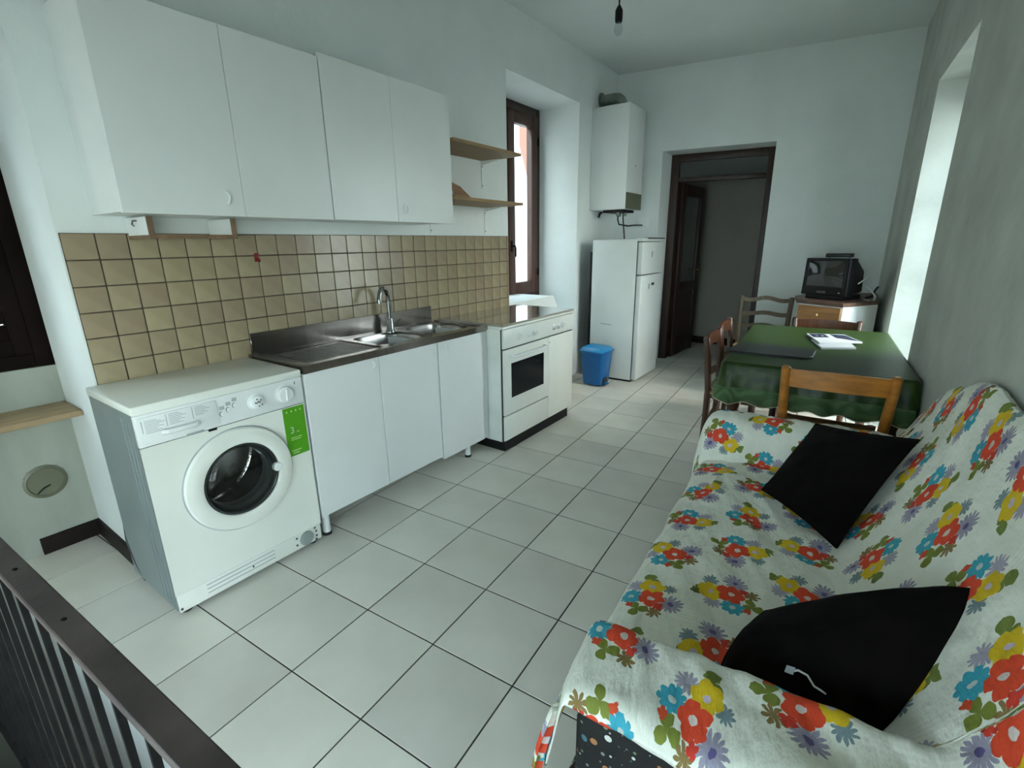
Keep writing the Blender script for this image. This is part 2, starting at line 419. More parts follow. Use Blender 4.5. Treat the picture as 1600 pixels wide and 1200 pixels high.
# rest of the house, unseen: upper storeys, far part; added to shade the facades opposite
struct('wall_upper', bx(-3.12, 1.0, -1.74, 16, ZC + .13, 8.6).box(-3.12, 1.0, 8.45, 16, -3.3, ZC + .12), 'grey_facade')
# hall beyond the doorway
w = MB(); w.box(-3.0, .9, 7.02, 7.15, -.05, ZC); w.box(-2.75, -2.6, 5.80, 7.02, -.05, ZC); w.box(.3, .45, 6.2, 7.02, -.05, ZC)
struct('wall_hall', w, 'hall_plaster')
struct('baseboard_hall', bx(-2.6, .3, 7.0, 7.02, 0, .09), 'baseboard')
# wall behind the camera, over the stairwell
w = MB(); w.box(-3.1, -1.2, -1.75, -1.6, -1.6, ZC).box(.25, 1.0, -1.75, -1.6, -1.6, ZC).box(-1.2, .25, -1.75, -1.6, -1.6, .55).box(-1.2, .25, -1.75, -1.6, 1.75, ZC)
struct('wall_front', w, 'plaster')

# floor: slab, tiles one by one, stairwell edge
cP, sP = math.cos(PHI), math.sin(PHI)
GX, GY = 4.99048294, -2.13716875
def g2w(i, j):
    a, b = i - GX, j - GY
    return ((a * cP - b * sP) * S, (a * sP + b * cP) * S)
def w2g(x, y):
    x, y = x / S, y / S
    return (x * cP + y * sP + GX, -x * sP + y * cP + GY)
def clip(poly, planes):         # keep a*x+b*y+c >= 0
    for a, b, c in planes:
        out = []
        for k in range(len(poly)):
            p, q = poly[k], poly[(k + 1) % len(poly)]
            dp, dq = a * p[0] + b * p[1] + c, a * q[0] + b * q[1] + c
            if dp >= 0: out.append(p)
            if (dp >= 0) != (dq >= 0):
                t = dp / (dp - dq); out.append((p[0] + (q[0] - p[0]) * t, p[1] + (q[1] - p[1]) * t))
        poly = out
        if len(poly) < 3: return []
    return poly
EDGE_J = -.815
e0 = g2w(0, EDGE_J)
nE = (-sP, cP)                  # normal pointing into the room
edge_plane = (nE[0], nE[1], -(nE[0] * e0[0] + nE[1] * e0[1]))
main = [edge_plane, (1, 0, -XW), (-1, -.059, .46), (.166, -1, 5.40 + .166 * 2.42)]
rec = [edge_plane, (1, 0, -XO), (-1, 0, XW), (0, -1, .548)]
door = [(-.166, 1, -(5.40 + .166 * 2.42)), (.166, -1, 5.82 + .166 * 2.42), (1, 0, -DX0), (-1, 0, DX1)]
hall = [(-.166, 1, -(5.82 + .166 * 2.42)), (0, -1, 7.0), (1, 0, 2.6), (-1, 0, .3)]
nich = [(1, .059, -.46), (-1, -.059, .88), (0, 1, -3.385), (0, -1, 4.45)]
sl = MB()
fl = [(-3.0, .05), (1.0, .05), (1.0, 8.2), (-3.0, 8.2)]
sl.prism(clip(fl, [edge_plane]), -.2, -.0022)
floor = struct('floor', sl, 'floor_grout')
G = .0085                       # half joint, in tile units
full_mesh = None; nt = 0
for i in range(-6, 13):
    for j in range(-2, 29):
        sq = [g2w(i + G, j + G), g2w(i + 1 - G, j + G), g2w(i + 1 - G, j + 1 - G), g2w(i + G, j + 1 - G)]
        for reg in (main, rec, door, hall, nich):
            pl = clip(sq, reg)
            if not pl: continue
            ar = abs(sum(pl[k][0] * pl[(k + 1) % len(pl)][1] - pl[(k + 1) % len(pl)][0] * pl[k][1] for k in range(len(pl)))) / 2
            if ar < 2e-4: continue
            cx, cy = g2w(i + .5, j + .5)
            if len(pl) == 4 and ar > .1100 * .97 and reg is main and all((p in pl) for p in sq):
                if full_mesh is None:
                    b = MB(); h = S * (.5 - G)
                    q = h - .0008
                    lo = [b.bm.verts.new((sx * h, sy * h, -.006)) for sx, sy in ((-1, -1), (1, -1), (1, 1), (-1, 1))]
                    mid = [b.bm.verts.new((sx * h, sy * h, -.0008)) for sx, sy in ((-1, -1), (1, -1), (1, 1), (-1, 1))]
                    hi = [b.bm.verts.new((sx * q, sy * q, 0)) for sx, sy in ((-1, -1), (1, -1), (1, 1), (-1, 1))]
                    b.bm.faces.new(hi)
                    for A, B in ((lo, mid), (mid, hi)):
                        for k in range(4): b.bm.faces.new((A[k], A[(k + 1) % 4], B[(k + 1) % 4], B[k]))
                    o = b.build('floor_tile', 'floor_tile', floor, org=(0, 0, 0)); full_mesh = o.data
                else:
                    o = bpy.data.objects.new('floor_tile', full_mesh); COL.objects.link(o); o.parent = floor
                o.location = (cx, cy, random.uniform(-.0006, .0002)); o.rotation_euler.z = PHI
            else:
                o = MB().prism(pl, -.006, -.0001).build('floor_tile', 'floor_tile', floor, org=(0, 0, 0))
            nt += 1
# stairwell: edging strip, painted slab face, lower floor
def edge_pt(x, off): 
    y = (-edge_plane[2] - edge_plane[0] * x) / edge_plane[1]; return (x + nE[0] * off, y + nE[1] * off)
struct('trim_1', MB().prism([edge_pt(-2.95, -.03), edge_pt(.75, -.03), edge_pt(.75, -.001), edge_pt(-2.95, -.001)], -.02, -.001), 'grey_plastic')
struct('wall_stairwell', MB().prism([edge_pt(-2.95, -.03), edge_pt(.8, -.03), edge_pt(.8, .1), edge_pt(-2.95, .1)], -1.6, -.02), 'plaster')
struct('floor_light_block', bx(-2.95, .9, -1.75, -.22, -.2, 0), 'floor_tile')  # unseen slab, added to keep window light out of the stairwell
struct('floor_stairwell', bx(-3.05, .9, -1.75, .36, -1.65, -1.6), 'floor_grout')
# skirtings
struct('baseboard_recess', bx(XO, XO + .015, .325, .548, 0, .08).box(XO + .015, XW, .533, .548, 0, .08), 'baseboard')
w = MB(); bw(DX1 + .01, .13, -.012, 0, 0, .08, w); bw(-2.41, DX0 - .01, -.012, 0, 0, .08, w)
struct('baseboard_back', w, 'baseboard')
w = MB(); rw(.45, 3.38, -.012, 0, 0, .08, w)
struct('baseboard_right', w, 'baseboard')

# backsplash tiles
TP = .1025; RP = .0985; TY0, TY1, TZ1 = .5535, 3.347, 1.432
struct_g = bx(XW, XW + .004, TY0, TY1, TZ1 - 6 * RP, TZ1).build('grout', 'grout', wall_left)
tmesh = None
for r in range(6):
    y = TY0
    while y < TY1 - .012:
        wd = min(TP, TY1 - y) - .0042
        full = wd > TP - .006
        if full and tmesh is not None:
            o = bpy.data.objects.new('wall_tile', tmesh); COL.objects.link(o); o.parent = wall_left
        else:
            b = bx(0, .008, -wd / 2, wd / 2, -(RP - .0042) / 2, (RP - .0042) / 2)
            o = b.build('wall_tile', 'wall_tile', wall_left, org=(0, 0, 0), bevel=.0018, seg=1)
            if full: tmesh = o.data
        o.location = (XW + .0025 + random.uniform(0, .0012), y + wd / 2 + .0021, TZ1 - (r + .5) * RP)
        o.rotation_euler = (0, random.uniform(-.012, .012), 0)
        o.rotation_euler.z = random.uniform(-.014, .014)
        y += TP

# ------------------------------------------------------------------ windows and doors (setting)
# kitchen window: frame, two sashes, handle
wf = MB()
X0, X1 = -2.93, -2.86
for a in ((3.36, 3.43, .70, 2.63), (4.475, 4.53, .70, 2.63)): wf.box(X0, X1, *a)
wf.box(X0, X1, 3.43, 4.475, 2.56, 2.63); wf.box(X0, X1, 3.43, 4.475, .70, .875)
win1 = struct('window_1', wf, 'dark_wood', bevel=.004)
def sash(y0, y1, z0, z1, st, win, m, x0=-2.91, x1=-2.845, hand=None):
    b = MB(); b.box(x0, x1, y0, y0 + st, z0, z1); b.box(x0, x1, y1 - st, y1, z0, z1)
    b.box(x0, x1, y0 + st, y1 - st, z1 - st, z1); b.box(x0, x1, y0 + st, y1 - st, z0, z0 + st * 1.1)
    s = b.build('sash', m, win, bevel=.005)
    bx((x0 + x1) / 2 - .003, (x0 + x1) / 2 + .003, y0 + st - .004, y1 - st + .004, z0 + st - .004, z1 - st + .004).build('pane', 'glass', s)
    return s
s1 = sash(3.44, 3.955, .88, 2.555, .095, win1, 'window_wood')
s2 = sash(3.965, 4.47, .88, 2.555, .105, win1, 'window_wood')
h = MB(); h.box(-2.845, -2.835, 3.985, 4.012, 1.30, 1.40).tube([(-2.84, 3.998, 1.35), (-2.80, 3.998, 1.35), (-2.795, 3.998, 1.33), (-2.795, 3.998, 1.25)], .009, 8)
h.build('window_handle', 'black_iron', s2, smooth=True)
for z in (1.05, 2.3):
    MB().tube([(-2.84, 4.472, z), (-2.84, 4.472, z + .07)], .008, 8).build('hinge', 'black_iron', win1, smooth=True)
# sill block of the kitchen window (right end cut on the slant)
b = MB(); b.hexa([(-2.85, 3.356, .70), (XW, 3.356, .70), (XW, 4.215, .70), (-2.85, 4.215, .70), (-2.85, 3.356, .885), (XW, 3.356, .885), (XW, 4.09, .885), (-2.85, 4.09, .885)])
struct('trim_2', b, 'plaster')

# left recess window: dark wooden frame, shuttered right sash, glazed left sash
wf = MB()
wf.box(-3.06, -2.97, -1.24, -1.17, .87, 2.1); wf.box(-3.06, -2.97, .49, .556, .87, 2.1); wf.box(-3.06, -2.97, -1.17, .49, 2.03, 2.1); wf.box(-3.06, -2.97, -1.17, .49, .87, .93)
wf.box(-3.06, -2.97, -.02, .03, .93, 2.03); wf.box(-3.06, -2.97, -1.17, -.60, .93, 2.03)  # centre post, and an unseen solid panel added to weaken this window's light
win2 = struct('window_2', wf, 'blackish_wood', bevel=.004)
sash(-.59, -.02, .93, 2.03, .06, win2, 'blackish_wood', -3.03, -2.975)
b = MB(); b.box(-3.03, -2.965, .03, .09, .93, 2.03).box(-3.03, -2.965, .43, .49, .93, 2.03).box(-3.03, -2.965, .09, .43, 1.97, 2.03).box(-3.03, -2.965, .09, .43, .93, 1.0)
sh = b.build('shutter', 'blackish_wood', win2, bevel=.004)
for k in range(14):
    z = 1.0 + k * .0695
    bx(-3.015, -2.985, .09, .43, z, z + .062).build('slat', 'blackish_wood', sh)
MB().tube([(-2.962, .07, 1.36), (-2.945, .07, 1.36), (-2.945, .07, 1.30)], .006, 8).build('window_handle', 'chrome', win2, smooth=True)
# bare sill board on the recess wall
sb = bx(-2.95, -2.70, -1.31, .545, .675, .70).build('window_sill_board', 'board_wood', bevel=.003)
tag(sb, 'bare wooden board fixed as a ledge below the dark left window', 'ledge')
# round vent cover on the recess wall
v = thing('vent_cover', 'round grey flue hole cover on the stained wall under the left window', 'vent cover', (-2.95, .402, .345))
MB().lathe([(.001, 0), (.078, 0), (.078, .006), (.066, .012), (.062, .006), (.001, .006)], (-2.95, .402, .345), 'x', 40, False).build('disc', 'boiler_panel', v, smooth=True)
b = MB()
for a in range(14):
    t = 2 * PI * a / 14; b.box(-2.951, -2.945, .402 + .075 * math.cos(t) - .006, .402 + .075 * math.cos(t) + .006, .345 + .075 * math.sin(t) - .006, .345 + .075 * math.sin(t) + .006)
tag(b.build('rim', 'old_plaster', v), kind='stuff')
MB().tube([(-2.942, .365, .298), (-2.94, .39, .318), (-2.942, .415, .325)], .003, 6).build('crack', 'black_plastic', v)

# balcony door in the right niche
b = MB()
D0, D1 = .34, .40
rw(3.385, 3.45, D0, D1, 0, 2.335, b); rw(4.385, 4.45, D0, D1, 0, 2.335, b); rw(3.45, 4.385, D0, D1, 2.27, 2.335, b); rw(3.45, 4.385, D0, D1, -.02, .05, b)
win3 = struct('window_3', b, 'window_wood')
for (a0, a1) in ((3.455, 3.912), (3.922, 4.38)):
    b = MB(); st = .07
    rw(a0, a0 + st, D0 + .005, D1 - .01, .055, 2.265, b); rw(a1 - st, a1, D0 + .005, D1 - .01, .055, 2.265, b)
    rw(a0 + st, a1 - st, D0 + .005, D1 - .01, 2.19, 2.265, b); rw(a0 + st, a1 - st, D0 + .005, D1 - .01, .055, .18, b)
    s = b.build('sash', 'window_wood', win3)
    b = MB(); rw(a0 + st - .004, a1 - st + .004, D0 + .022, D0 + .028, .176, 2.194, b); b.build('pane', 'glass', s)
# unseen glazed opening behind the camera, added in the right wall for frontal fill
b = MB()
rw(-1.60, -1.54, D0, D1, .15, 1.80, b); rw(-.41, -.35, D0, D1, .15, 1.80, b); rw(-1.54, -.41, D0, D1, 1.74, 1.80, b); rw(-1.54, -.41, D0, D1, .15, .23, b); rw(-1.0, -.95, D0, D1, .23, 1.74, b)
fill_right = struct('fill_window_right', b, 'window_wood')
for (a0, a1) in ((-1.55, -.99), (-.96, -.40)):
    b = MB(); rw(a0, a1, D0 + .022, D0 + .028, .22, 1.75, b); b.build('pane', 'glass', fill_right)

# unseen window behind the camera, added to light floor, sofa and back wall
b = MB(); b.box(-1.2, -1.14, -1.73, -1.66, .55, 1.75).box(.19, .25, -1.73, -1.66, .55, 1.75).box(-1.14, .19, -1.73, -1.66, 1.69, 1.75).box(-1.14, .19, -1.73, -1.66, .55, .61).box(-.50, -.44, -1.73, -1.66, .61, 1.69)
fill_rear = struct('fill_window_rear', b, 'window_wood')
for (a0, a1) in ((-1.145, -.495), (-.445, .195)): bx(a0, a1, -1.698, -1.692, .605, 1.695).build('pane', 'glass', fill_rear)

# hall door: frame with transom, leaf opened into the hall
def fr(x0, x1, d0, d1, z0, z1, b): bw(x0, x1, d0, d1, z0, z1, b)
FD0, FD1 = .30, .40
b = MB()
fr(DX0 - .0, DX0 + .085, FD0, FD1, 0, DZ, b); fr(DX1 - .10, DX1, FD0, FD1, 0, DZ, b)
fr(DX0 + .085, DX1 - .10, FD0, FD1, DZ - .075, DZ, b); fr(DX0 + .085, DX1 - .10, FD0, FD1, 2.0, 2.045, b)
door1 = struct('door_1', b, 'dark_wood', bevel=.004)
b = MB(); fr(DX0 + .08, DX1 - .095, FD0 + .04, FD0 + .05, 2.04, 2.215, b); b.build('transom_pane', 'door_glass', door1)
hx, hy = DX0 + .085, BY(DX0 + .085, FD1)
lw = .70; la = math.radians(86)
ux, uy = math.cos(la), math.sin(la)
def leaf(u0, u1, n0, n1, z0, z1, b):
    def q(u, n): return (hx + u * ux + n * uy, hy + u * uy - n * ux)
    P = [q(u0, n0), q(u0, n1), q(u1, n1), q(u1, n0)]
    b.hexa([(*p, z0) for p in P[::-1]] + [(*p, z1) for p in P[::-1]])
b = MB()
leaf(0, .11, 0, .04, .01, 1.995, b); leaf(lw - .11, lw, 0, .04, .01, 1.995, b); leaf(.11, lw - .11, 0, .04, 1.87, 1.995, b); leaf(.11, lw - .11, 0, .04, .01, .22, b); leaf(.11, lw - .11, 0, .04, .78, .90, b)
lf = b.build('door_leaf', 'dark_wood', door1, bevel=.003)
b = MB(); leaf(.10, lw - .10, .014, .022, .89, 1.88, b); b.build('pane', 'door_glass', lf)
b = MB(); leaf(.10, lw - .10, .010, .026, .21, .79, b); b.build('panel', 'dark_wood', lf)
def lq(u, n): return (hx + u * ux + n * uy, hy + u * uy - n * ux)
b = MB(); p = lq(lw - .06, .04); p2 = lq(lw - .06, .09); p3 = lq(lw - .18, .09)
b.tube([(*p, 1.03), (*p2, 1.03), (*p3, 1.03)], .009, 8); b.build('door_handle', 'brass', lf, smooth=True)

# ------------------------------------------------------------------ outside the windows
struct('ground', bx(-30, 30, -30, 40, -3.4, -3.3), 'ground')
fac = thing('building', 'salmon pink house front seen through the kitchen window', 'building', (-8.2, 11.9, -3.3))
b = MB(); b.box(-12, -8.2, 11.3, 22, -3.3, 8); b.build('wall', 'pink', fac)
fac2 = thing('building', 'unseen pale rendered house across the street, added to cut the low sky', 'building', (-8.2, 1, -3.3))
b = MB(); b.box(-12, -8.2, -9, 11.1, -3.3, 8); b.build('wall', 'grey_facade', fac2)  # unseen house front, made long and tall to hold back low sky light
b = MB(); b.sweep_xz([(-12.2, 8), (-8.0, 8), (-10.1, 9.4)], -9.1, 11.12); b.build('roof', 'ground', fac2)
b = MB(); b.sweep_yz([(11.3, -3.3), (22, -3.3), (22, 1.0), (13, 1.6), (12.05, 2.75), (11.51, 3.85), (11.51, 9.0), (11.3, 9.0)], -8.15, -7.9)
b.build('white_front', 'white_facade', fac)

# ------------------------------------------------------------------ kitchen run
# washing machine
WX, WY0, WY1 = -1.95, .513, 1.135
wm = thing('washing_machine', 'white front loading washing machine with a green card stuck beside its door', 'washing machine', (-2.2, .82, 0))
b = MB(); b.box(-2.395, -2.385, WY0, WY1, .03, .825).box(-2.385, WX - .012, WY0, WY0 + .008, .03, .825).box(-2.385, WX - .012, WY1 - .008, WY1, .03, .825).box(-2.385, WX - .012, WY0 + .008, WY1 - .008, .03, .04)
b.build('cabinet', 'side_sheet', wm)
for x0 in (-2.0, -2.035, -2.07): bx(x0 - .002, x0 + .002, WY0 - .0015, WY0 + .0015, .05, .80).build('side_rib', 'side_sheet', wm, bevel=.0008, seg=1)
b = MB(); NF = 64; hy, hz = .822, .470
def fp_(k, r): 
    a = 2 * PI * k / NF; c, s_ = math.cos(a), math.sin(a)
    if r: return hy + r * c, hz + r * s_
    m_ = 1e9
    for (d_, e) in ((c, (WY1 - hy) if c > 0 else (hy - WY0)), (s_, (.706 - hz) if s_ > 0 else (hz - .10))):
        if abs(d_) > 1e-6: m_ = min(m_, e / abs(d_))
    return hy + c * m_, hz + s_ * m_
ro = [b.bm.verts.new((WX, *fp_(k, 0))) for k in range(NF)]; ri = [b.bm.verts.new((WX, *fp_(k, .150))) for k in range(NF)]
rb = [b.bm.verts.new((WX - .03, *fp_(k, .150))) for k in range(NF)]
for k in range(NF):
    k2 = (k + 1) % NF; b.bm.faces.new((ro[k], ro[k2], ri[k2], ri[k])); b.bm.faces.new((ri[k], ri[k2], rb[k2], rb[k]))
for (y, z) in ((WY0, .10), (WY1, .10), (WY1, .706), (WY0, .706)):
    c_ = b.bm.verts.new((WX, y, z)); nr = sorted(range(NF), key=lambda k: (ro[k].co.y - y) ** 2 + (ro[k].co.z - z) ** 2)[:2]
    if (ro[nr[0]].co - c_.co).length > 1e-4 : b.bm.faces.new((c_, ro[nr[0]], ro[nr[1]]))
b.build('front_panel', 'white_enamel', wm)
MB().lathe([(.150, -.03), (.128, -.035), (.122, -.06), (.128, -.08), (.20, -.082), (.235, -.09)], (WX, hy, hz), 'x', 48, False).build('door_gasket', 'dark_grey', wm, smooth=True)
drm = MB().lathe([(.128, -.085), (.225, -.10), (.225, -.36), (.21, -.37), (.001, -.375)], (WX, hy, hz), 'x', 48, False).build('drum', 'drum_steel', wm, smooth=True)
for k in range(3):
    a = 1.0 + k * 2 * PI / 3; cy_, cz_ = hy + .205 * math.cos(a), hz + .205 * math.sin(a)
    MB().tube([(WX - .11, cy_, cz_), (WX - .13, cy_ - .03 * math.cos(a), cz_ - .03 * math.sin(a)), (WX - .34, cy_ - .03 * math.cos(a), cz_ - .03 * math.sin(a)), (WX - .36, cy_, cz_)], .022, 8).build('drum_lifter', 'drum_steel', drm, smooth=True)
bx(WX - .014, WX, WY0 + .004, WY1 - .004, .022, .10).build('kick_panel', 'white_enamel', wm, bevel=.004)
for k in range(3): bx(WX, WX + .0015, .62, .90, .045 + k * .018, .049 + k * .018).build('kick_groove', 'panel_print', wm)
fb = MB().lathe([(.001, 0), (.034, 0), (.034, .004), (.030, .006), (.001, .006)], (WX, 1.055, .060), 'x', 28, False).build('filter_cap', 'grey_plastic', wm, smooth=True)
b = MB()
for (dy, dz) in ((-.048, .022), (-.05, -.012), (.045, .03), (.05, .012), (.05, -.012), (.046, -.03)): b.box(WX, WX + .003, 1.055 + dy - .004, 1.055 + dy + .004, .06 + dz - .004, .06 + dz + .004)
b.box(WX, WX + .003, .52, .528, .034, .042); b.box(WX, WX + .003, .80, .806, .055, .062)
tag(b.build('screw_heads', 'dark_grey', wm), kind='stuff')
for (x, y) in ((-1.99, .55), (-1.99, 1.10), (-2.36, .55), (-2.36, 1.10)):
    MB().lathe([(.018, 0), (.022, .004), (.018, .012), (.010, .032)], (x, y, 0), 'z', 16).build('foot', 'black_rubber', wm, smooth=True)
bx(-2.405, WX + .003, WY0 - .002, WY1 + .002, .825, .858).build('worktop', 'white_enamel', wm, bevel=.006)
bx(WX - .014, WX + .004, WY0, WY1, .708, .826).build('control_panel', 'white_plastic', wm, bevel=.005)
dr = bx(WX + .003, WX + .009, .522, .778, .722, .816).build('detergent_drawer', 'white_plastic', wm, bevel=.003)
MB().tube([(WX + .012, .588, .750), (WX + .024, .60, .750), (WX + .024, .69, .750), (WX + .012, .702, .750)], .010, 10).build('drawer_handle', 'white_plastic', dr, smooth=True)
b = MB()
for (y0, z0, n, wd) in ((.540, .800, 8, .062), (.615, .806, 7, .055), (.700, .808, 6, .05)):
    b.box(WX + .009, WX + .0095, y0 - .010, y0 - .0075, z0 - .040, z0 + .004)
    for k in range(n): b.box(WX + .009, WX + .0094, y0, y0 + wd * (.6 + .4 * ((k * 7) % 5) / 4), z0 - k * .0062, z0 - k * .0062 + .0022)
tag(b.build('wash_table_print', 'panel_print', dr), kind='stuff')
for (y, z) in ((.793, .755), (.818, .766), (.843, .777)):
    MB().lathe([(.001, .004), (.0095, .004), (.0095, .010), (.001, .011)], (WX, y, z), 'x', 16, False).build('button', 'white_plastic', wm, smooth=True)
    b = MB(); b.tube([(WX + .0055, y + .0095 * math.cos(a), z + .0095 * math.sin(a)) for a in [PI * .55 + i * PI * .09 for i in range(11)]], .0016, 5); b.build('button_shadow_ring', 'dark_grey', wm)
    bx(WX + .004, WX + .0046, y - .008, y + .010, z + .016, z + .030).build('button_symbol', 'panel_print', wm)
kn = MB().lathe([(.001, .004), (.034, .004), (.033, .007), (.027, .009), (.026, .022), (.022, .025), (.001, .025)], (WX, .925, .769), 'x', 32, False).build('thermostat_knob', 'white_plastic', wm, smooth=True)
b = MB()
for (dy, dz) in ((-.012, 0), (-.006, -.002), (0, .002), (.006, .0), (.012, .008), (-.004, .014), (.002, -.016), (.014, -.012)): b.box(WX + .025, WX + .0256, .925 + dy - .0025, .925 + dy + .0025, .769 + dz - .0025, .769 + dz + .0025)
tag(b.build('knob_marks', 'black_plastic', kn), kind='stuff')
k2 = MB().lathe([(.001, .004), (.040, .004), (.040, .006), (.0345, .007), (.033, .022), (.030, .025), (.001, .025)], (WX, 1.047, .770), 'x', 36, False).build('programme_knob', 'white_plastic', wm, smooth=True)
b = MB(); b.hexa([(WX + .024, 1.041, .745), (WX + .033, 1.044, .745), (WX + .033, 1.047, .745), (WX + .024, 1.050, .745), (WX + .024, 1.044, .795), (WX + .033, 1.047, .795), (WX + .033, 1.05, .795), (WX + .024, 1.053, .795)]); b.build('knob_grip', 'white_plastic', k2)
bx(WX + .004, WX + .0048, 1.098, 1.101, .800, .812).build('indicator_lamp', 'black_plastic', wm)
bx(WX + .003, WX + .0042, .66, .72, .7105, .7165).build('brand_strip', 'panel_print', wm)
bx(WX - .001, WX + .003, .735, .765, .699, .706).build('catch', 'black_plastic', wm)
# door
dc = (WX, .822, .470)
wd_ = MB().lathe([(.213, 0), (.213, .010), (.208, .017), (.190, .022), (.160, .024), (.150, .020), (.147, .008)], dc, 'x', 64, False).build('door_ring', 'white_enamel', wm, smooth=True)
MB().lathe([(.218, .0005), (.218, .002), (.2125, .003)], dc, 'x', 64, False).build('door_seam', 'panel_print', wd_, smooth=True)
MB().lathe([(.150, .010), (.147, .017), (.141, .018), (.137, .014), (.135, -.01)], dc, 'x', 64, False).build('porthole_rim', 'porthole_rim', wd_, smooth=True)
pr_ = [(.139, .013)] + [(.137 * math.cos(a), .013 + .034 * math.sin(a)) for a in [i * PI / 2 / 10 for i in range(11)]]
pg = MB().lathe(pr_, dc, 'x', 64, False).build('porthole', 'porthole', wd_, smooth=True)
MB().lathe([(.001, .012), (.019, .012), (.019, .026), (.015, .030), (.001, .030)], (WX, .962, .470), 'x', 24, False).build('door_latch', 'white_plastic', wd_, smooth=True)
# green card with its print
gc = bx(WX + .0, WX + .0035, 1.030, 1.127, .480, .702).build('green_card', 'green_card', wm)
gc['label'] = 'bright green load card with a large 3'
def text(body, size, loc, rot, m, parent, name, ext=.0004, align='LEFT'):
    cu = bpy.data.curves.new(name, 'FONT'); cu.body = body; cu.size = size; cu.extrude = ext; cu.align_x = align
    tmp = bpy.data.objects.new(name, cu); COL.objects.link(tmp)
    dg = bpy.context.evaluated_depsgraph_get(); me = bpy.data.meshes.new_from_object(tmp.evaluated_get(dg))
    bpy.data.objects.remove(tmp); me.name = name
    me.materials.clear(); me.materials.append(M[m])
    o = bpy.data.objects.new(name, me); COL.objects.link(o); o.parent = parent
    o.location = Vector(loc) - parent_org(parent); o.rotation_euler = rot
    return o
FX = (PI / 2, 0, PI / 2)          # text that faces +x, reading along +y
text('3', .042, (WX + .0040, 1.050, .585), FX, 'paper', gc, 'printed_digit')
b = MB()
b.box(WX + .0035, WX + .0040, 1.080, 1.092, .586, .589)
for (y0, y1, z) in ((1.05, 1.078, .562), (1.082, 1.10, .562), (1.05, 1.062, .553), (1.066, 1.096, .553)): b.box(WX + .0035, WX + .0040, y0, y1, z, z + .003)
for y in (1.045, 1.066, 1.087, 1.107):
    b.bm.faces.new([b.bm.verts.new(q) for q in ((WX + .0039, y - .004, .681), (WX + .0039, y + .006, .681), (WX + .0039, y + .001, .692))])
b.box(WX + .0035, WX + .0040, 1.046, 1.09, .502, .506).box(WX + .0035, WX + .0040, 1.05, 1.08, .491, .495)
tag(b.build('printed_marks', 'green_print', gc), kind='stuff')
# water hose behind the machine
MB().tube([(-2.40, .56, .30), (-2.41, .528, .26), (-2.40, .520, .18), (-2.36, .522, .08), (-2.30, .525, .02)], .012, 10).build('drain_hose', 'dark_grey', wm, smooth=True)

# sink base cabinets
def arc_handle(y, z, flip, parent, x):
    a0 = -.9; pts = []
    for i in range(9):
        a = a0 + i * 1.8 / 8
        pts.append((x + .012 * math.sin(PI * i / 8) + .001, y + flip * .018 * (math.cos(a) - 1), z + .03 * math.sin(a)))
    return MB().tube(pts, .0045, 8).build('handle', 'white_plastic', parent, smooth=True)
def base_unit(label, y0, y1, doors, z0, legs):
    t = thing('base_cabinet', label, 'cabinet', (-2.2, (y0 + y1) / 2, 0), group='white kitchen base cabinets')
    b = MB(); b.box(-2.41, -1.97, y0, y0 + .018, z0 + .005, .829).box(-2.41, -1.97, y1 - .018, y1, z0 + .005, .829).box(-2.41, -2.395, y0 + .018, y1 - .018, z0 + .005, .829).box(-2.395, -1.97, y0 + .018, y1 - .018, z0 + .005, z0 + .023).box(-1.99, -1.97, y0 + .018, y1 - .018, .78, .829)
    b.build('carcass', 'white_lam', t)
    for (a, b_, hy, fl) in doors:
        d = bx(-1.968, -1.95, a + .002, b_ - .002, z0, .836).build('door', 'white_lam', t, bevel=.002, seg=1)
        if hy: arc_handle(hy, .795, fl, d, -1.95)
    for (x, y) in legs:
        l = MB().lathe([(.019, .012), (.019, z0 + .006)], (x, y, 0), 'z', 16).build('leg', 'white_plastic', t, smooth=True)
        MB().lathe([(.022, 0), (.022, .012), (.018, .016)], (x, y, 0), 'z', 16).build('leg_foot', 'black_rubber', l, smooth=True)
    return t
base_unit('wider white base cabinet with two doors under the sink next to the washing machine', 1.146, 1.990, [(1.146, 1.566, 1.53, 1), (1.566, 1.990, 1.965, 1)], .118, [(-1.99, 1.185), (-2.36, 1.185), (-2.36, 1.95)])
bb = base_unit('narrow white base cabinet with one door beside the cooker', 1.996, 2.400, [(1.996, 2.400, 2.055, -1)], .095, [(-2.0, 2.275), (-2.36, 2.275), (-2.36, 2.03)])
bx(-2.2, -1.957, 2.401, 2.452, .095, .836).build('filler_strip', 'white_lam', bb)

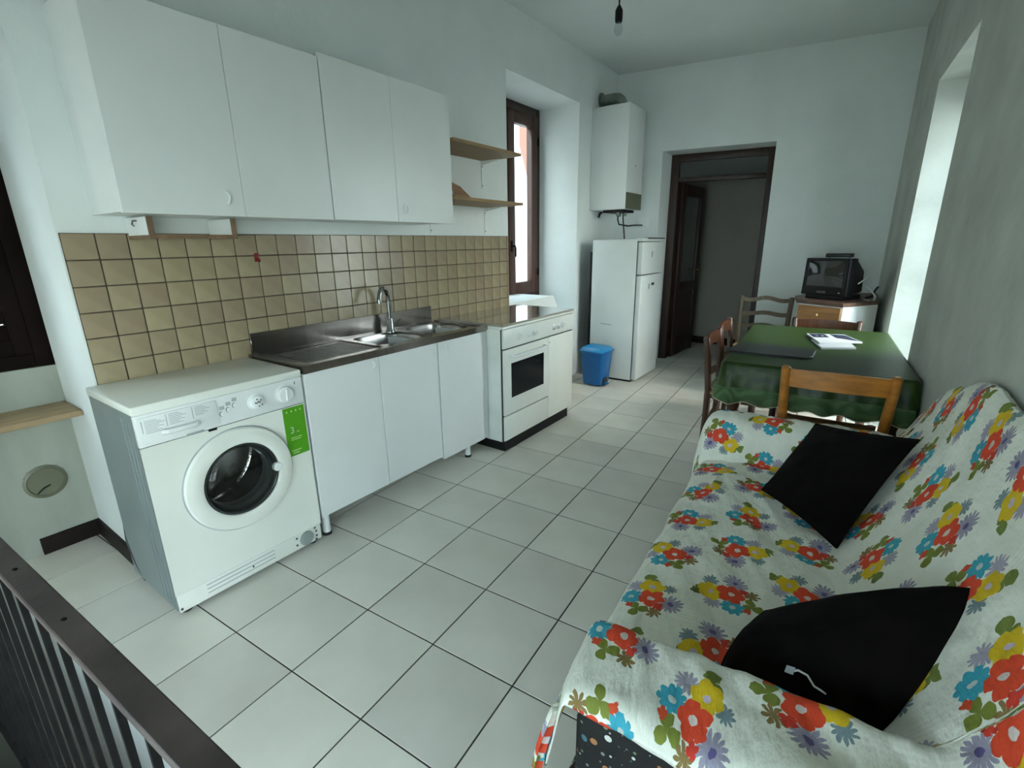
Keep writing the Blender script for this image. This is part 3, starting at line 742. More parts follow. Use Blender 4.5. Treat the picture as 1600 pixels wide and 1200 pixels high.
# sink top with two bowls and a drainer
sk = thing('kitchen_sink', 'stainless steel double bowl sink top with ribbed drainer on the left', 'sink', (-2.2, 1.8, .84))
SX0, SX1, SY0, SY1, SZ = -2.415, -1.945, 1.148, 2.455, .862
b = MB()
N = 48
def sup(cx, cy, ax, ay, k, e=.42):
    a = 2 * PI * k / N; c, s = math.cos(a), math.sin(a)
    return (cx + ax * math.copysign(abs(c) ** e, c), cy + ay * math.copysign(abs(s) ** e, s))
def rectpt(cx, cy, ax, ay, k):
    a = 2 * PI * k / N; c, s = math.cos(a), math.sin(a); m = max(abs(c), abs(s)); return (cx + ax * c / m, cy + ay * s / m)
BZ = SZ - .004
bowls = [(-2.205, 1.862, .162, .172), (-2.205, 2.258, .162, .166)]
xa, xb = -2.38, -2.03
bowl_mb = []
for (cx, cy, ax, ay) in bowls:
    cy0, cy1 = (1.68, 2.06) if cy < 2 else (2.06, 2.44)
    rc = [b.bm.verts.new((*rectpt((xa + xb) / 2, (cy0 + cy1) / 2, (xb - xa) / 2, (cy1 - cy0) / 2, k), BZ)) for k in range(N)]
    ri = [b.bm.verts.new((*sup(cx, cy, ax, ay, k), BZ)) for k in range(N)]
    for k in range(N): b.bm.faces.new((rc[k], rc[(k + 1) % N], ri[(k + 1) % N], ri[k]))
    m2 = MB(); rings = []
    for (sc, dz) in ((1.0, 0), (.985, -.006), (.96, -.02), (.93, -.08), (.88, -.125), (.76, -.145), (.40, -.150), (.12, -.153)):
        rings.append([m2.bm.verts.new((*sup(cx, cy, ax * sc, ay * sc, k, .42 + (1 - sc) * .5), BZ + dz)) for k in range(N)])
    for A, B in zip(rings, rings[1:]):
        for k in range(N): m2.bm.faces.new((A[k], A[(k + 1) % N], B[(k + 1) % N], B[k]))
    m2.bm.faces.new(rings[-1]); bowl_mb.append(m2)
def quad(b, x0, x1, y0, y1, z): b.bm.faces.new([b.bm.verts.new(q) for q in ((x0, y0, z), (x1, y0, z), (x1, y1, z), (x0, y1, z))])
quad(b, SX0, xa, 1.17, 2.44, BZ); quad(b, xb, SX1 - .012, 1.17, 2.44, BZ); quad(b, xa, xb, 1.17, 1.225, BZ); quad(b, xa, xb, 1.66, 1.68, BZ)
b.box(SX0, SX1, SY0, SY0 + .022, SZ - .03, SZ + .006); b.box(SX0, SX1, SY1 - .014, SY1, SZ - .022, SZ + .004); b.box(SX1 - .014, SX1, SY0 + .022, SY1 - .014, SZ - .03, SZ + .006)
b.build('sink_top', 'steel', sk)
for m2 in bowl_mb:
    bo = m2.build('bowl', 'basin', sk, smooth=True)
for (cx, cy, ax, ay) in bowls:
    MB().lathe([(.001, 0), (.030, 0), (.034, .003), (.030, .004), (.001, .002)], (cx, cy, BZ - .152), 'z', 24, False).build('drain', 'chrome', sk, smooth=True)
b = MB(); b.box(xa, xb, 1.225, 1.66, BZ - .012, BZ - .010)
for k in range(11): b.tube([(xa + .03 + k * .028, 1.25, BZ - .009), (xa + .03 + k * .028, 1.64, BZ - .009)], .004, 6)
quad_z = BZ
for (a, c) in (((xa, 1.225), (xb, 1.225)), ((xb, 1.225), (xb, 1.66)), ((xb, 1.66), (xa, 1.66)), ((xa, 1.66), (xa, 1.225))):
    b.bm.faces.new([b.bm.verts.new(q) for q in ((*a, BZ), (*c, BZ), (*c, BZ - .011), (*a, BZ - .011))])
b.build('drainer', 'steel', sk, smooth=False)
bx(XW + .012, XW + .020, 1.165, 2.41, BZ, .968).build('upstand', 'steel', sk, bevel=.002, seg=1)
# tap
tp = thing('kitchen_tap', 'chrome mixer tap with a curved swan neck between the sink bowls', 'tap', (-2.335, 1.985, BZ))
tx, ty = -2.335, 1.985
MB().lathe([(.028, BZ), (.028, BZ + .006), (.022, BZ + .014), (.021, BZ + .075), (.016, BZ + .088)], (tx, ty, 0), 'z', 24).build('body', 'chrome', tp, smooth=True)
pts = [(tx, ty, BZ + .08)]
for i in range(13):
    a = PI * i / 12 * .92; r = .052
    pts.append((tx + .35 * (r - r * math.cos(a)), ty - .93 * (r - r * math.cos(a)), BZ + .195 + .075 * math.sin(a)))
pts[1] = (tx, ty, BZ + .18)
pts.append((pts[-1][0] + .002, pts[-1][1] - .002, pts[-1][2] - .012))
MB().tube(pts, .0135, 12).build('spout', 'chrome', tp, smooth=True)
MB().lathe([(.0155, 0), (.0155, .022)], (pts[-1][0], pts[-1][1], pts[-1][2] - .014), 'z', 16).build('aerator', 'chrome', tp, smooth=True)
MB().tube([(tx, ty, BZ + .05), (tx + .02, ty + .03, BZ + .055), (tx + .035, ty + .055, BZ + .075)], [.016, .012, .007], 12).build('lever', 'chrome', tp, smooth=True)

# cooker 90 cm
CX0, CX1, CY0, CY1 = -2.40, -1.83, 2.462, 3.405
ck = thing('cooker', 'wide white gas cooker with a black glass oven door and closed hob lid', 'cooker', (-2.1, 2.93, 0))
bx(CX0, CX1 - .02, CY0, CY1, .07, .845).build('body', 'white_old', ck, bevel=.003)
bx(CX1 - .0205, CX1 - .013, CY0 + .001, CY1 - .002, .072, .842).build('gap_backing', 'dark_gap', ck)  # dark plate added behind the doors so the gaps look black with shade
bx(CX0 + .03, CX1 - .008, CY0 + .015, CY1 - .06, 0, .07).build('plinth', 'black_plastic', ck)
bx(CX0, CX1 + .004, CY0, CY1 + .01, .846, .862).build('hob_top', 'white_enamel', ck, bevel=.004)
bx(CX0 + .005, CX1 - .002, CY0 + .006, CY1 + .0, .864, .876).build('hob_lid', 'hob_cover', ck)
bx(CX1 - .02, CX1, CY0 + .006, CY1, .715, .842).build('control_panel', 'white_old', ck, bevel=.006)
for y in (2.645, 2.765, 2.84, 3.10, 3.165, 3.225):
    k = MB().lathe([(.001, 0), (.022, 0), (.021, .005), (.017, .007), (.015, .020), (.001, .021)], (CX1, y, .772), 'x', 20, False).build('knob', 'white_plastic', ck, smooth=True)
    bx(CX1 + .020, CX1 + .0225, y - .002, y + .002, .762, .786).build('knob_mark', 'grey_plastic', k)
b = MB(); ys = (CY0 + .01, 2.552, 2.966, 3.030)
b.box(CX1 - .02, CX1, ys[0], ys[1], .258, .706).box(CX1 - .02, CX1, ys[2], ys[3], .258, .706).box(CX1 - .02, CX1, ys[1], ys[2], .608, .706).box(CX1 - .02, CX1, ys[1], ys[2], .258, .368)
od = b.build('oven_door', 'white_enamel', ck)
bx(CX1 - .015, CX1 - .003, ys[1] - .003, ys[2] + .003, .365, .611).build('oven_window', 'oven_glass', od)
MB().tube([(CX1 - .002, 2.545, .660), (CX1 + .030, 2.555, .660), (CX1 + .034, 2.75, .660), (CX1 + .030, 2.95, .660), (CX1 - .002, 2.96, .660)], .0085, 10).build('oven_handle', 'white_plastic', od, smooth=True)
bx(CX1 - .02, CX1 - .001, 3.034, CY1, .075, .706).build('side_door', 'white_enamel', ck, bevel=.003)
bx(CX1 - .02, CX1 - .001, CY0 + .01, 3.030, .075, .248).build('lower_drawer', 'white_enamel', ck, bevel=.003)
MB().lathe([(.001, 0), (.005, 0), (.001, .003)], (CX1, 3.043, .668), 'x', 10, False).build('screw', 'dark_grey', ck)
# upper cabinets
def upper(label, y0, ym, y1, z0, z1, hy, hz, ring):
    t = thing('wall_cabinet', label, 'cabinet', (-2.26, (y0 + y1) / 2, z0), group='white wall cabinets above the sink')
    bx(XW + .001, -2.12, y0, y1, z0 + .004, z1 - .002).build('carcass', 'white_lam', t, bevel=.001, seg=1)
    d1 = bx(-2.118, -2.10, y0 - .001, ym - .0008, z0, z1).build('door', 'white_lam', t, bevel=.0015, seg=1)
    d2 = bx(-2.118, -2.10, ym + .0008, y1, z0, z1).build('door', 'white_lam', t, bevel=.0015, seg=1)
    if not ring: arc_handle(hy, hz, 1, d1, -2.10)
    else:
        MB().tube([(-2.088, hy + .017 * math.cos(a), hz + .022 * math.sin(a)) for a in [i * 2 * PI / 18 for i in range(19)]], .0035, 6).build('handle', 'white_plastic', d2, smooth=True)
    return t
upper('longer white wall cabinet nearest the left window above the wooden rack', .665, 1.085, 1.500, 1.492, 2.172, 1.025, 1.562, False)
upper('white wall cabinet beside the open corner shelves', 1.507, 1.905, 2.345, 1.494, 2.190, 1.95, 1.56, True)
# rack under the upper cabinet
rk = thing('hanging_rack', 'small open rack with brown edging hanging under the wall cabinet', 'rack', (-2.3, .93, 1.41))
for y in (.765, 1.068):
    sd = bx(-2.41, -2.205, y, y + .014, 1.422, 1.488).build('side_panel', 'white_lam', rk)
    bx(-2.205, -2.196, y - .002, y + .016, 1.408, 1.489).build('edge_strip', 'rack_wood', sd)
    bx(-2.41, -2.205, y - .002, y + .016, 1.408, 1.422).build('edge_strip', 'rack_wood', sd)
bx(-2.205, -2.192, .779, 1.068, 1.408, 1.424).build('front_rail', 'rack_wood', rk)
MB().tube([(-2.30, .765, 1.475), (-2.30, .752, 1.475), (-2.30, .748, 1.462), (-2.30, .754, 1.455)], .003, 6).build('hook', 'dark_grey', rk)
# red hook on the tiles
rh = thing('wall_hook', 'small dark red plastic hook stuck on the beige wall tiles', 'hook', (XW + .012, 1.262, 1.32))
bx(XW + .0105, XW + .017, 1.250, 1.274, 1.305, 1.345).build('plate', 'red', rh, bevel=.003)
MB().tube([(XW + .016, 1.262, 1.318), (XW + .032, 1.262, 1.306), (XW + .036, 1.262, 1.318)], .005, 8).build('prong', 'red', rh, smooth=True)

# open shelves
def shelf(label, z, y1):
    t = thing('wall_shelf', label, 'shelf', (-2.25, 2.7, z))
    bx(XW + .001, -2.085, 2.352, y1, z, z + .016).build('board', 'shelf_wood', t)
    bx(-2.085, -2.081, 2.352, y1 + .003, z - .001, z + .017).build('edging', 'shelf_wood', t)
    bx(XW + .001, -2.085, y1, y1 + .003, z - .001, z + .017).build('edging', 'shelf_edge', t)
    for y in (2.47, y1 - .02):
        b = MB(); b.box(XW + .0005, XW + .006, y - .008, y + .008, z - .19, z)
        b.hexa([(XW + .006, y - .002, z - .03), (XW + .16, y - .002, z - .006), (XW + .16, y + .002, z - .006), (XW + .006, y + .002, z - .03), (XW + .006, y - .002, z), (XW + .16, y - .002, z), (XW + .16, y + .002, z), (XW + .006, y + .002, z)])
        br = b.build('bracket', 'white_plastic', t)
        for dz in (.17, .04): MB().lathe([(.001, .006), (.005, .006), (.001, .009)], (XW, y, z - dz), 'x', 8, False).build('screw', 'dark_grey', br)
    return t
shelf('upper pale wooden wall shelf by the kitchen window', 1.958, 3.055)
shelf('lower pale wooden wall shelf by the kitchen window', 1.636, 3.075)
cb = thing('cutting_board', 'brown wooden board with a handle hole lying on the lower shelf', 'board', (-2.2, 2.5, 1.653))
yz = [(2.37, 1.654), (2.80, 1.654), (2.70, 1.665), (2.585, 1.735), (2.50, 1.755), (2.37, 1.775)]
b = MB(); b.sweep_yz(yz, -2.255, -2.240); b.build('plank', 'brown_wood', cb, bevel=.002, seg=1)
b = MB(); b.sweep_yz([(2.43, 1.715), (2.475, 1.712), (2.505, 1.703), (2.512, 1.685), (2.49, 1.698), (2.455, 1.703)], -2.2405, -2.2392); b.build('handle_hole', 'shelf_edge', cb)

# ------------------------------------------------------------------ boiler, fridge, bin
bl = thing('gas_boiler', 'white wall hung gas boiler with flue pipe above the fridge', 'boiler', (-2.22, 5.0, 1.68))
bx(XW + .002, -2.03, 4.792, 5.20, 1.69, 2.632).build('casing', 'white_lam', bl, bevel=.006)
bx(-2.032, -2.026, 4.796, 5.196, 1.692, 1.845).build('lower_panel', 'boiler_panel', bl)
MB().lathe([(.001, 0), (.008, 0), (.001, .004)], (-2.029, 5.0, 2.10), 'x', 12, False).build('sight_hole', 'black_plastic', bl)
fp = [(-2.20, 4.99, 2.63), (-2.20, 4.99, 2.68)]
for i in range(1, 9):
    a = i / 8 * PI / 2; fp.append((-2.20 - .075 * (1 - math.cos(a)), 4.99, 2.68 + .055 * math.sin(a)))
fp += [(-2.34, 4.99, 2.735), (-2.418, 4.99, 2.735)]
MB().tube(fp, .048, 18).build('flue_pipe', 'alu', bl, smooth=True)
MB().lathe([(.049, 0), (.072, 0), (.072, .012), (.049, .014)], (XW + .001, 4.99, 2.735), 'x', 24, False).build('flue_collar', 'alu', bl, smooth=True)
b = MB(); b.box(-2.30, -2.08, 4.86, 5.14, 1.665, 1.69)
b.build('valve_tray', 'black_plastic', bl)
for i, (x, y) in enumerate(((-2.14, 4.88), (-2.18, 4.95), (-2.12, 5.02), (-2.2, 5.06))):
    MB().lathe([(.012, 1.63), (.016, 1.645), (.010, 1.668)], (x, y, 0), 'z', 12).build('valve', 'grey_plastic', bl, smooth=True)
MB().tube([(-2.31, 4.87, 1.672), (-2.33, 4.86, 1.66), (-2.345, 4.86, 1.62)], .012, 8).build('drain_spout', 'black_plastic', bl, smooth=True)
cyc = tag(MB().tube([(-2.16, 4.93, 1.668), (-2.163, 4.93, 1.60), (-2.155, 4.95, 1.55), (-2.10, 5.05, 1.535), (-2.09, 5.20, 1.545), (-2.09, BY(-2.09) - .004, 1.55)], .008, 8).build('boiler_cable', 'copper', smooth=True), 'black cable looping from the boiler to the back wall socket', 'cable')
tag(MB().tube([(-2.11, 4.93, 1.668), (-2.09, 4.90, 1.58), (-2.07, 4.88, 1.50), (-2.05, 4.86, 1.405)], .007, 8).build('fridge_cable', 'copper', smooth=True), 'dark thin pipe running straight from boiler down to the fridge top', 'cable')
so = thing('wall_socket', 'small white electrical socket box on back wall beside boiler', 'socket', (-2.09, BY(-2.09), 1.585))
b = MB(); bw(-2.14, -2.03, -.03, 0, 1.53, 1.635, b); b.build('box', 'white_plastic', so, bevel=.004)
b = MB(); bw(-2.115, -2.055, -.036, -.03, 1.55, 1.615, b); b.build('cover', 'white_lam', so)

fg = thing('refrigerator', 'white two door refrigerator standing beside the doorway', 'refrigerator', (-2.0, 4.87, 0))
FX0, FX1, FY0, FY1 = -2.255, -1.79, 4.562, 5.15
bx(FX0, FX1, FY0, FY1, .02, 1.398).build('cabinet', 'fridge_enamel', fg, bevel=.008)
bx(FX0 + .02, FX1 - .01, FY0 + .02, FY1 - .02, 0, .03).build('base', 'black_plastic', fg)
bx(FX1 - .01, FX1 + .008, FY0 + .003, FY1 - .003, .03, 1.375).build('door_seal', 'dark_grey', fg)
d1 = bx(FX1 + .006, FX1 + .058, FY0, FY1, .03, 1.062).build('fridge_door', 'fridge_enamel', fg, bevel=.010, seg=3)
d2 = bx(FX1 + .006, FX1 + .058, FY0, FY1, 1.070, 1.372).build('freezer_door', 'fridge_enamel', fg, bevel=.010, seg=3)
bx(FX1 - .01, FX1 + .056, FY0 + .004, FY1, 1.378, 1.408).build('top_trim', 'fridge_enamel', fg, bevel=.004)
bx(FX1 + .02, FX1 + .060, FY0 + .12, FY1 - .002, 1.400, 1.411).build('top_shadow_strip', 'black_plastic', fg)
b = MB(); b.box(FX1 + .058, FX1 + .0605, 4.795, 4.82, 1.23, 1.285); b.build('badge', 'grey_plastic', d2, bevel=.001, seg=1)
b = MB(); b.box(FX1 + .058, FX1 + .0605, 4.755, 4.79, .925, .975); b.build('sticker', 'grey_plastic', d1)
b = MB(); b.box(FX1 + .058, FX1 + .0610, 4.84, 4.91, .955, .980); b.build('lock_plate', 'black_plastic', d1)
b = MB(); b.box(FX0 - .035, FX0, FY0 + .03, FY1 - .03, .10, 1.28); b.build('condenser_grille', 'black_plastic', fg)
MB().tube([(-2.14, FY0 - .0005, .578), (-2.08, FY0 - .001, .574), (-2.02, FY0 - .0005, .568)], .0022, 5).build('scratch', 'dark_grey', fg)

pb = thing('pedal_bin', 'blue plastic pedal bin with lighter lid beside the fridge', 'bin', (-2.05, 4.33, 0))
b = MB(); bxp = [(-2.17, 4.22), (-1.955, 4.22), (-1.955, 4.45), (-2.17, 4.45)]
b.hexa([(-2.155, 4.235, .008), (-1.965, 4.235, .008), (-1.965, 4.435, .008), (-2.155, 4.435, .008), (-2.18, 4.205, .345), (-1.940, 4.205, .345), (-1.940, 4.455, .345), (-2.18, 4.455, .345)])
b.build('bucket', 'blue', pb, bevel=.018, seg=3)
b = MB(); b.box(-2.19, -1.930, 4.195, 4.465, .335, .352); b.build('rim', 'blue', pb, bevel=.006)
b = MB(); b.hexa([(-2.19, 4.195, .350), (-1.928, 4.195, .350), (-1.928, 4.465, .350), (-2.19, 4.465, .350), (-2.165, 4.225, .392), (-1.965, 4.225, .385), (-1.965, 4.435, .385), (-2.165, 4.435, .392)])
b.build('lid', 'blue_lid', pb, bevel=.010, seg=3)
b = MB(); b.hexa([(-1.965, 4.27, .008), (-1.948, 4.27, .008), (-1.948, 4.36, .008), (-1.965, 4.36, .008), (-1.96, 4.285, .085), (-1.944, 4.285, .085), (-1.944, 4.345, .085), (-1.96, 4.345, .085)]); b.build('pedal_recess', 'dark_gap', pb)
bx(-1.955, -1.925, 4.285, 4.345, .020, .034).build('pedal', 'blue', pb, bevel=.004)

# ------------------------------------------------------------------ hanging bulb
hb = thing('pendant_bulb', 'bare clear light bulb hanging on a black cord from the ceiling', 'lamp', (-1.205, 2.65, ZC))
bxx, byy = -1.205, 2.65
zt = 1.37256 + (2.436 - 1.37256) * 2.65 / 2.5
MB().tube([(bxx, byy, ZC), (bxx, byy, zt + .0)], .004, 8).build('cord', 'black_plastic', hb)
MB().lathe([(.03, ZC - .018), (.034, ZC - .002), (.034, ZC)], (bxx, byy, 0), 'z', 20).build('ceiling_rose', 'black_plastic', hb, smooth=True)
MB().lathe([(.007, zt + .01), (.014, zt - .002), (.019, zt - .012), (.019, zt - .05), (.017, zt - .062)], (bxx, byy, 0), 'z', 20).build('lamp_holder', 'black_plastic', hb, smooth=True)
MB().lathe([(.013, zt - .06), (.017, zt - .07), (.0215, zt - .085), (.0215, zt - .10), (.015, zt - .116), (.001, zt - .122)], (bxx, byy, 0), 'z', 24, False).build('bulb', 'bulb_glass', hb, smooth=True)
b = MB(); b.tube([(bxx - .003, byy, zt - .062), (bxx - .006, byy, zt - .09), (bxx + .006, byy, zt - .095), (bxx + .003, byy, zt - .062)], .001, 5); b.build('filament', 'white_plastic', hb)

# ------------------------------------------------------------------ table, cloth, papers
TR = math.radians(3.7)
TC = Vector((-.185, 3.46, 0))
HW, HL, TZ = .418, .705, .748
def tw(lx, ly, z): return (TC.x + lx * math.cos(TR) - ly * math.sin(TR), TC.y + lx * math.sin(TR) + ly * math.cos(TR), z)
tb = thing('dining_table', 'dark wooden dining table under the green cloth against the right wall', 'table', TC, TR, local=True)
bx(-HW + .006, HW - .006, -HL + .006, HL - .006, TZ - .022, TZ).build('table_top', 'chair_dark', tb, bevel=.004)
for (x0, x1, y0, y1) in ((-.37, .37, -.64, -.62), (-.37, .37, .62, .64), (-.37, -.35, -.62, .62), (.35, .37, -.62, .62)):
    bx(x0, x1, y0, y1, TZ - .11, TZ - .022).build('apron', 'chair_dark', tb)
for sx in (-1, 1):
    for sy in (-1, 1):
        MB().lathe([(.022, 0), (.026, .05), (.030, .3), (.034, .45), (.030, .47), (.038, .50), (.038, TZ - .022)], (sx * .352, sy * .622, 0), 'z', 16).build('leg', 'chair_dark', tb, smooth=True)
# cloth: flat top, rolled edge, waving skirt
tcl = thing('tablecloth', 'dark green damask tablecloth with a frilled pale hem', 'tablecloth', tw(0, 0, TZ + .003), TR, local=True)
def loop_pt(s, off, z, wav):
    # rounded-rectangle perimeter, s in 0..1
    hx_, hy_, r = HW + .004, HL + .004, .03
    L = [2 * (hx_ - r), PI / 2 * r, 2 * (hy_ - r), PI / 2 * r] * 2
    tot = sum(L); d = (s % 1) * tot
    k = 0
    while d > L[k]: d -= L[k]; k += 1
    segs = [((-hx_ + r, -hy_), (1, 0), (0, -1)), ((hx_ - r, -hy_ + r), -PI / 2, None), ((hx_, -hy_ + r), (0, 1), (1, 0)), ((hx_ - r, hy_ - r), 0, None),
            ((hx_ - r, hy_), (-1, 0), (0, 1)), ((-hx_ + r, hy_ - r), PI / 2, None), ((-hx_, hy_ - r), (0, -1), (-1, 0)), ((-hx_ + r, -hy_ + r), PI, None)]
    p, a, n = segs[k]
    if n is None:
        an = a + d / r; n = (math.cos(an), math.sin(an)); q = (p[0] + r * n[0], p[1] + r * n[1])
    else: q = (p[0] + a[0] * d, p[1] + a[1] * d)
    o = off + wav
    x, y = q[0] + n[0] * o, q[1] + n[1] * o
    lim = (RX(TC.y + y) - .006 - TC.x) - y * -math.sin(TR)
    return (min(x, lim), y, z)
NP = 360
def wave(s, amp): return amp * (math.sin(s * 2 * PI * 23 + 1) * .6 + math.sin(s * 2 * PI * 41 + .5) * .4)
b = MB(); P = []
for (f, off, dz, amp) in ((None, -.01, 0, 0), (None, 0.0, -.004, 0), (None, .006, -.014, .000), (None, .009, -.06, .004), (None, .014, -.11, .008), (None, .018, -.145, .012)):
    P.append([loop_pt(i / NP, off, dz, wave(i / NP, amp) + amp * .8) for i in range(NP + 1)])
b.grid(P)
top = [b.bm.verts.new(loop_pt(i / 120, -.01, 0, 0)) for i in range(120)]
b.bm.faces.new(top)
b.build('cloth', 'cloth_green', tcl, smooth=True)
b = MB(); P = []
for (off, dz, amp) in ((.0185, -.128, .012), (.022, -.146, .014), (.026, -.175, .017), (.030, -.205, .020)):
    P.append([loop_pt(i / NP, off, dz - (.008 * math.sin(i / NP * 2 * PI * 31) if dz < -.2 else 0), wave(i / NP, amp) + amp * .8) for i in range(NP + 1)])
b.grid(P); fr_ = b.build('ruffle', 'ruffle_green', tcl, smooth=True)
b = MB(); P = []
for dd in (0, .004): P.append([loop_pt(i / NP, .0305, -.205 - dd - .008 * math.sin(i / NP * 2 * PI * 31), wave(i / NP, .020) + .016) for i in range(NP + 1)])
b.grid(P); b.build('hem_stitching', 'shelf_edge', fr_, smooth=True)

ZT = TZ + .003
def slab(name, m, poly, z0, z1, parent, **k): return MB().prism(poly, z0, z1).build(name, m, parent, **k)
fo = thing('document_folder', 'black document folder lying on the near left of the green table', 'folder', (-.37, 3.12, ZT))
slab('cover', 'folder', [(-.60, 2.985), (-.575, 2.965), (-.20, 2.985), (-.165, 3.03), (-.165, 3.235), (-.20, 3.25), (-.565, 3.275)], ZT + .006, ZT + .013, fo, bevel=.002, seg=1)
slab('pages', 'paper', [(-.592, 2.99), (-.215, 3.0), (-.18, 3.23), (-.56, 3.26)], ZT + .003, ZT + .006, fo)
slab('back_cover', 'folder', [(-.60, 2.985), (-.575, 2.965), (-.20, 2.985), (-.165, 3.03), (-.165, 3.235), (-.20, 3.25), (-.565, 3.275)], ZT, ZT + .003, fo)
nb = thing('notebook', 'thin pale notebook underneath the magazine on the green table', 'notebook', (-.08, 3.5, ZT))
slab('pages', 'paper', [(-.145, 3.34), (.02, 3.44), (-.03, 3.68), (-.22, 3.60)], ZT, ZT + .010, nb)
mg = thing('magazine', 'white magazine with navy printed picture on top of the notebook', 'magazine', (-.1, 3.63, ZT + .011))
mp = [(-.165, 3.455), (.048, 3.60), (-.055, 3.835), (-.262, 3.765)]
slab('pages', 'paper', mp, ZT + .011, ZT + .019, mg)
def mq(u, v):
    a, b_, c_, d_ = [Vector(p) for p in mp]
    p = a.lerp(b_, u).lerp(d_.lerp(c_, u), v); return (p.x, p.y)
slab('picture', 'navy', [mq(.04, .55), mq(.44, .55), mq(.46, .96), mq(.04, .96)], ZT + .019, ZT + .0196, mg)
slab('picture', 'navy', [mq(.58, .50), mq(.97, .08), mq(.97, .90), mq(.60, .96)], ZT + .019, ZT + .0196, mg)
slab('printed_lines', 'panel_print', [mq(.12, .30), mq(.55, .30), mq(.55, .34), mq(.12, .34)], ZT + .019, ZT + .0195, mg)
slab('photo_dots', 'paper', [mq(.15, .7), mq(.21, .7), mq(.21, .76), mq(.15, .76)], ZT + .0197, ZT + .0200, mg)
slab('photo_dots', 'paper', [mq(.30, .7), mq(.36, .7), mq(.36, .76), mq(.30, .76)], ZT + .0197, ZT + .0200, mg)

# ------------------------------------------------------------------ chairs
def chair(label, wood, style, loc, rotz, group=None, top=.80):
    t = thing('dining_chair', label, 'chair', loc, rotz, group, local=True)
    hw = .19; yb = -.19; yf = .19
    for sx in (-1, 1):
        lean = .035
        MB().tube([(sx * hw, yb - .01, 0), (sx * hw, yb, .25), (sx * hw, yb, .45), (sx * hw * 1.05, yb - lean * .5, .65), (sx * hw * 1.08, yb - lean, top - .008), (sx * hw * 1.08, yb - lean, top)],
                  [.016, .021, .021, .021, .020, .012], 14).build('leg', wood, t, smooth=True)
        MB().tube([(sx * hw * .98, yf, 0), (sx * hw, yf, .25), (sx * hw, yf, .455)], [.016, .021, .021], 14).build('leg', wood, t, smooth=True)
    def rail(z0, z1, arch, wavy=False, name='back_rail'):
        b = MB(); n = 16; fr_, bk = [], []
        lean0 = .035 * max(0, (z0 - .45)) / (.35)
        for i in range(n + 1):
            u = i / n * 2 - 1; x = u * hw * 1.06
            y = yb - lean0 - .028 * (1 - u * u)
            ar = arch * (1 - u * u) if not wavy else arch * (.5 + .5 * math.cos(u * PI * 1.5)) 
            for (lst, dy) in ((fr_, .009), (bk, -.009)): lst.append(((x, y + dy, z0 + (ar if wavy else arch * .3 * (1 - u * u))), (x, y + dy, z1 + ar)))
        ring = lambda i: [fr_[i][0], fr_[i][1], bk[i][1], bk[i][0]]
        R_ = [[b.bm.verts.new(q) for q in ring(i)] for i in range(n + 1)]
        for A, B in zip(R_, R_[1:]):
            for k in range(4): b.bm.faces.new((A[k], A[(k + 1) % 4], B[(k + 1) % 4], B[k]))
        b.bm.faces.new(R_[0]); b.bm.faces.new(R_[-1][::-1])
        return b.build(name, wood, t, smooth=True)
    if style == 'slat':
        rail(top - .095, top - .015, .008); rail(top - .30, top - .26, .004)
    else:
        rail(top - .055, top - .02, .022, True); rail(top - .18, top - .145, .014, True); rail(top - .29, top - .255, .012, True)
    # seat: frame rails and woven straw
    for (x0, x1, y0, y1) in ((-hw, hw, yf - .014, yf + .014), (-hw, hw, yb - .012, yb + .012), (-hw - .012, -hw + .012, yb, yf), (hw - .012, hw + .012, yb, yf)):
        bx(x0, x1, y0, y1, .405, .435).build('seat_rail', wood, t)
    b = MB(); n = 14; P = []
    for i in range(n + 1):
        row = []
        for j in range(n + 1):
            x = (i / n * 2 - 1) * .205; y = (j / n * 2 - 1) * .205
            row.append((x, y, .452 - .012 * (1 - (x / .205) ** 2) * (1 - (y / .205) ** 2)))
        P.append(row)
    b.grid(P); P2 = [[(x, y, .432) for (x, y, z) in row] for row in P]; b.grid(P2, True)
    for a in range(n):
        for (i0, j0, i1, j1) in ((a, 0, a + 1, 0), (a, n, a + 1, n), (0, a, 0, a + 1), (n, a, n, a + 1)):
            b.bm.faces.new([b.bm.verts.new(q) for q in (P[i0][j0], P[i1][j1], P2[i1][j1], P2[i0][j0])])
    b.build('seat', 'straw', t, smooth=True)
    for z, pr in ((.12, ((-hw, yf, hw, yf),)), (.24, ((-hw, yf, hw, yf), (-hw, yb, hw, yb))), (.16, ((-hw, yb, -hw, yf), (hw, yb, hw, yf))), (.28, ((-hw, yb, -hw, yf), (hw, yb, hw, yf)))):
        for (xa_, ya_, xb_, yb_) in pr: MB().tube([(xa_, ya_, z), (xb_, yb_, z)], .010, 8).build('stretcher', wood, t, smooth=True)
    return t
chair('honey coloured wooden chair between the sofa arm and the green table', 'chair_orange', 'slat', (-.040, 2.745, 0), math.radians(3), top=.815)
chair('dark brown wooden chair on the left of the table nearest the sofa', 'chair_dark', 'slat', (-.535, 3.36, 0), -PI / 2 + .06, top=.80)
chair('dark brown wooden chair at the far left of the green table', 'chair_dark', 'slat', (-.575, 3.88, 0), -PI / 2 + .06, top=.80)
chair('brown wooden chair at the far end of the green table before the television', 'chair_dark', 'slat', (-.185, 4.09, 0), PI, top=.80)
chair('dull brown ladder back chair by the doorway left of the television', 'chair_grey', 'ladder', (-.70, 4.73, 0), PI, top=.885)

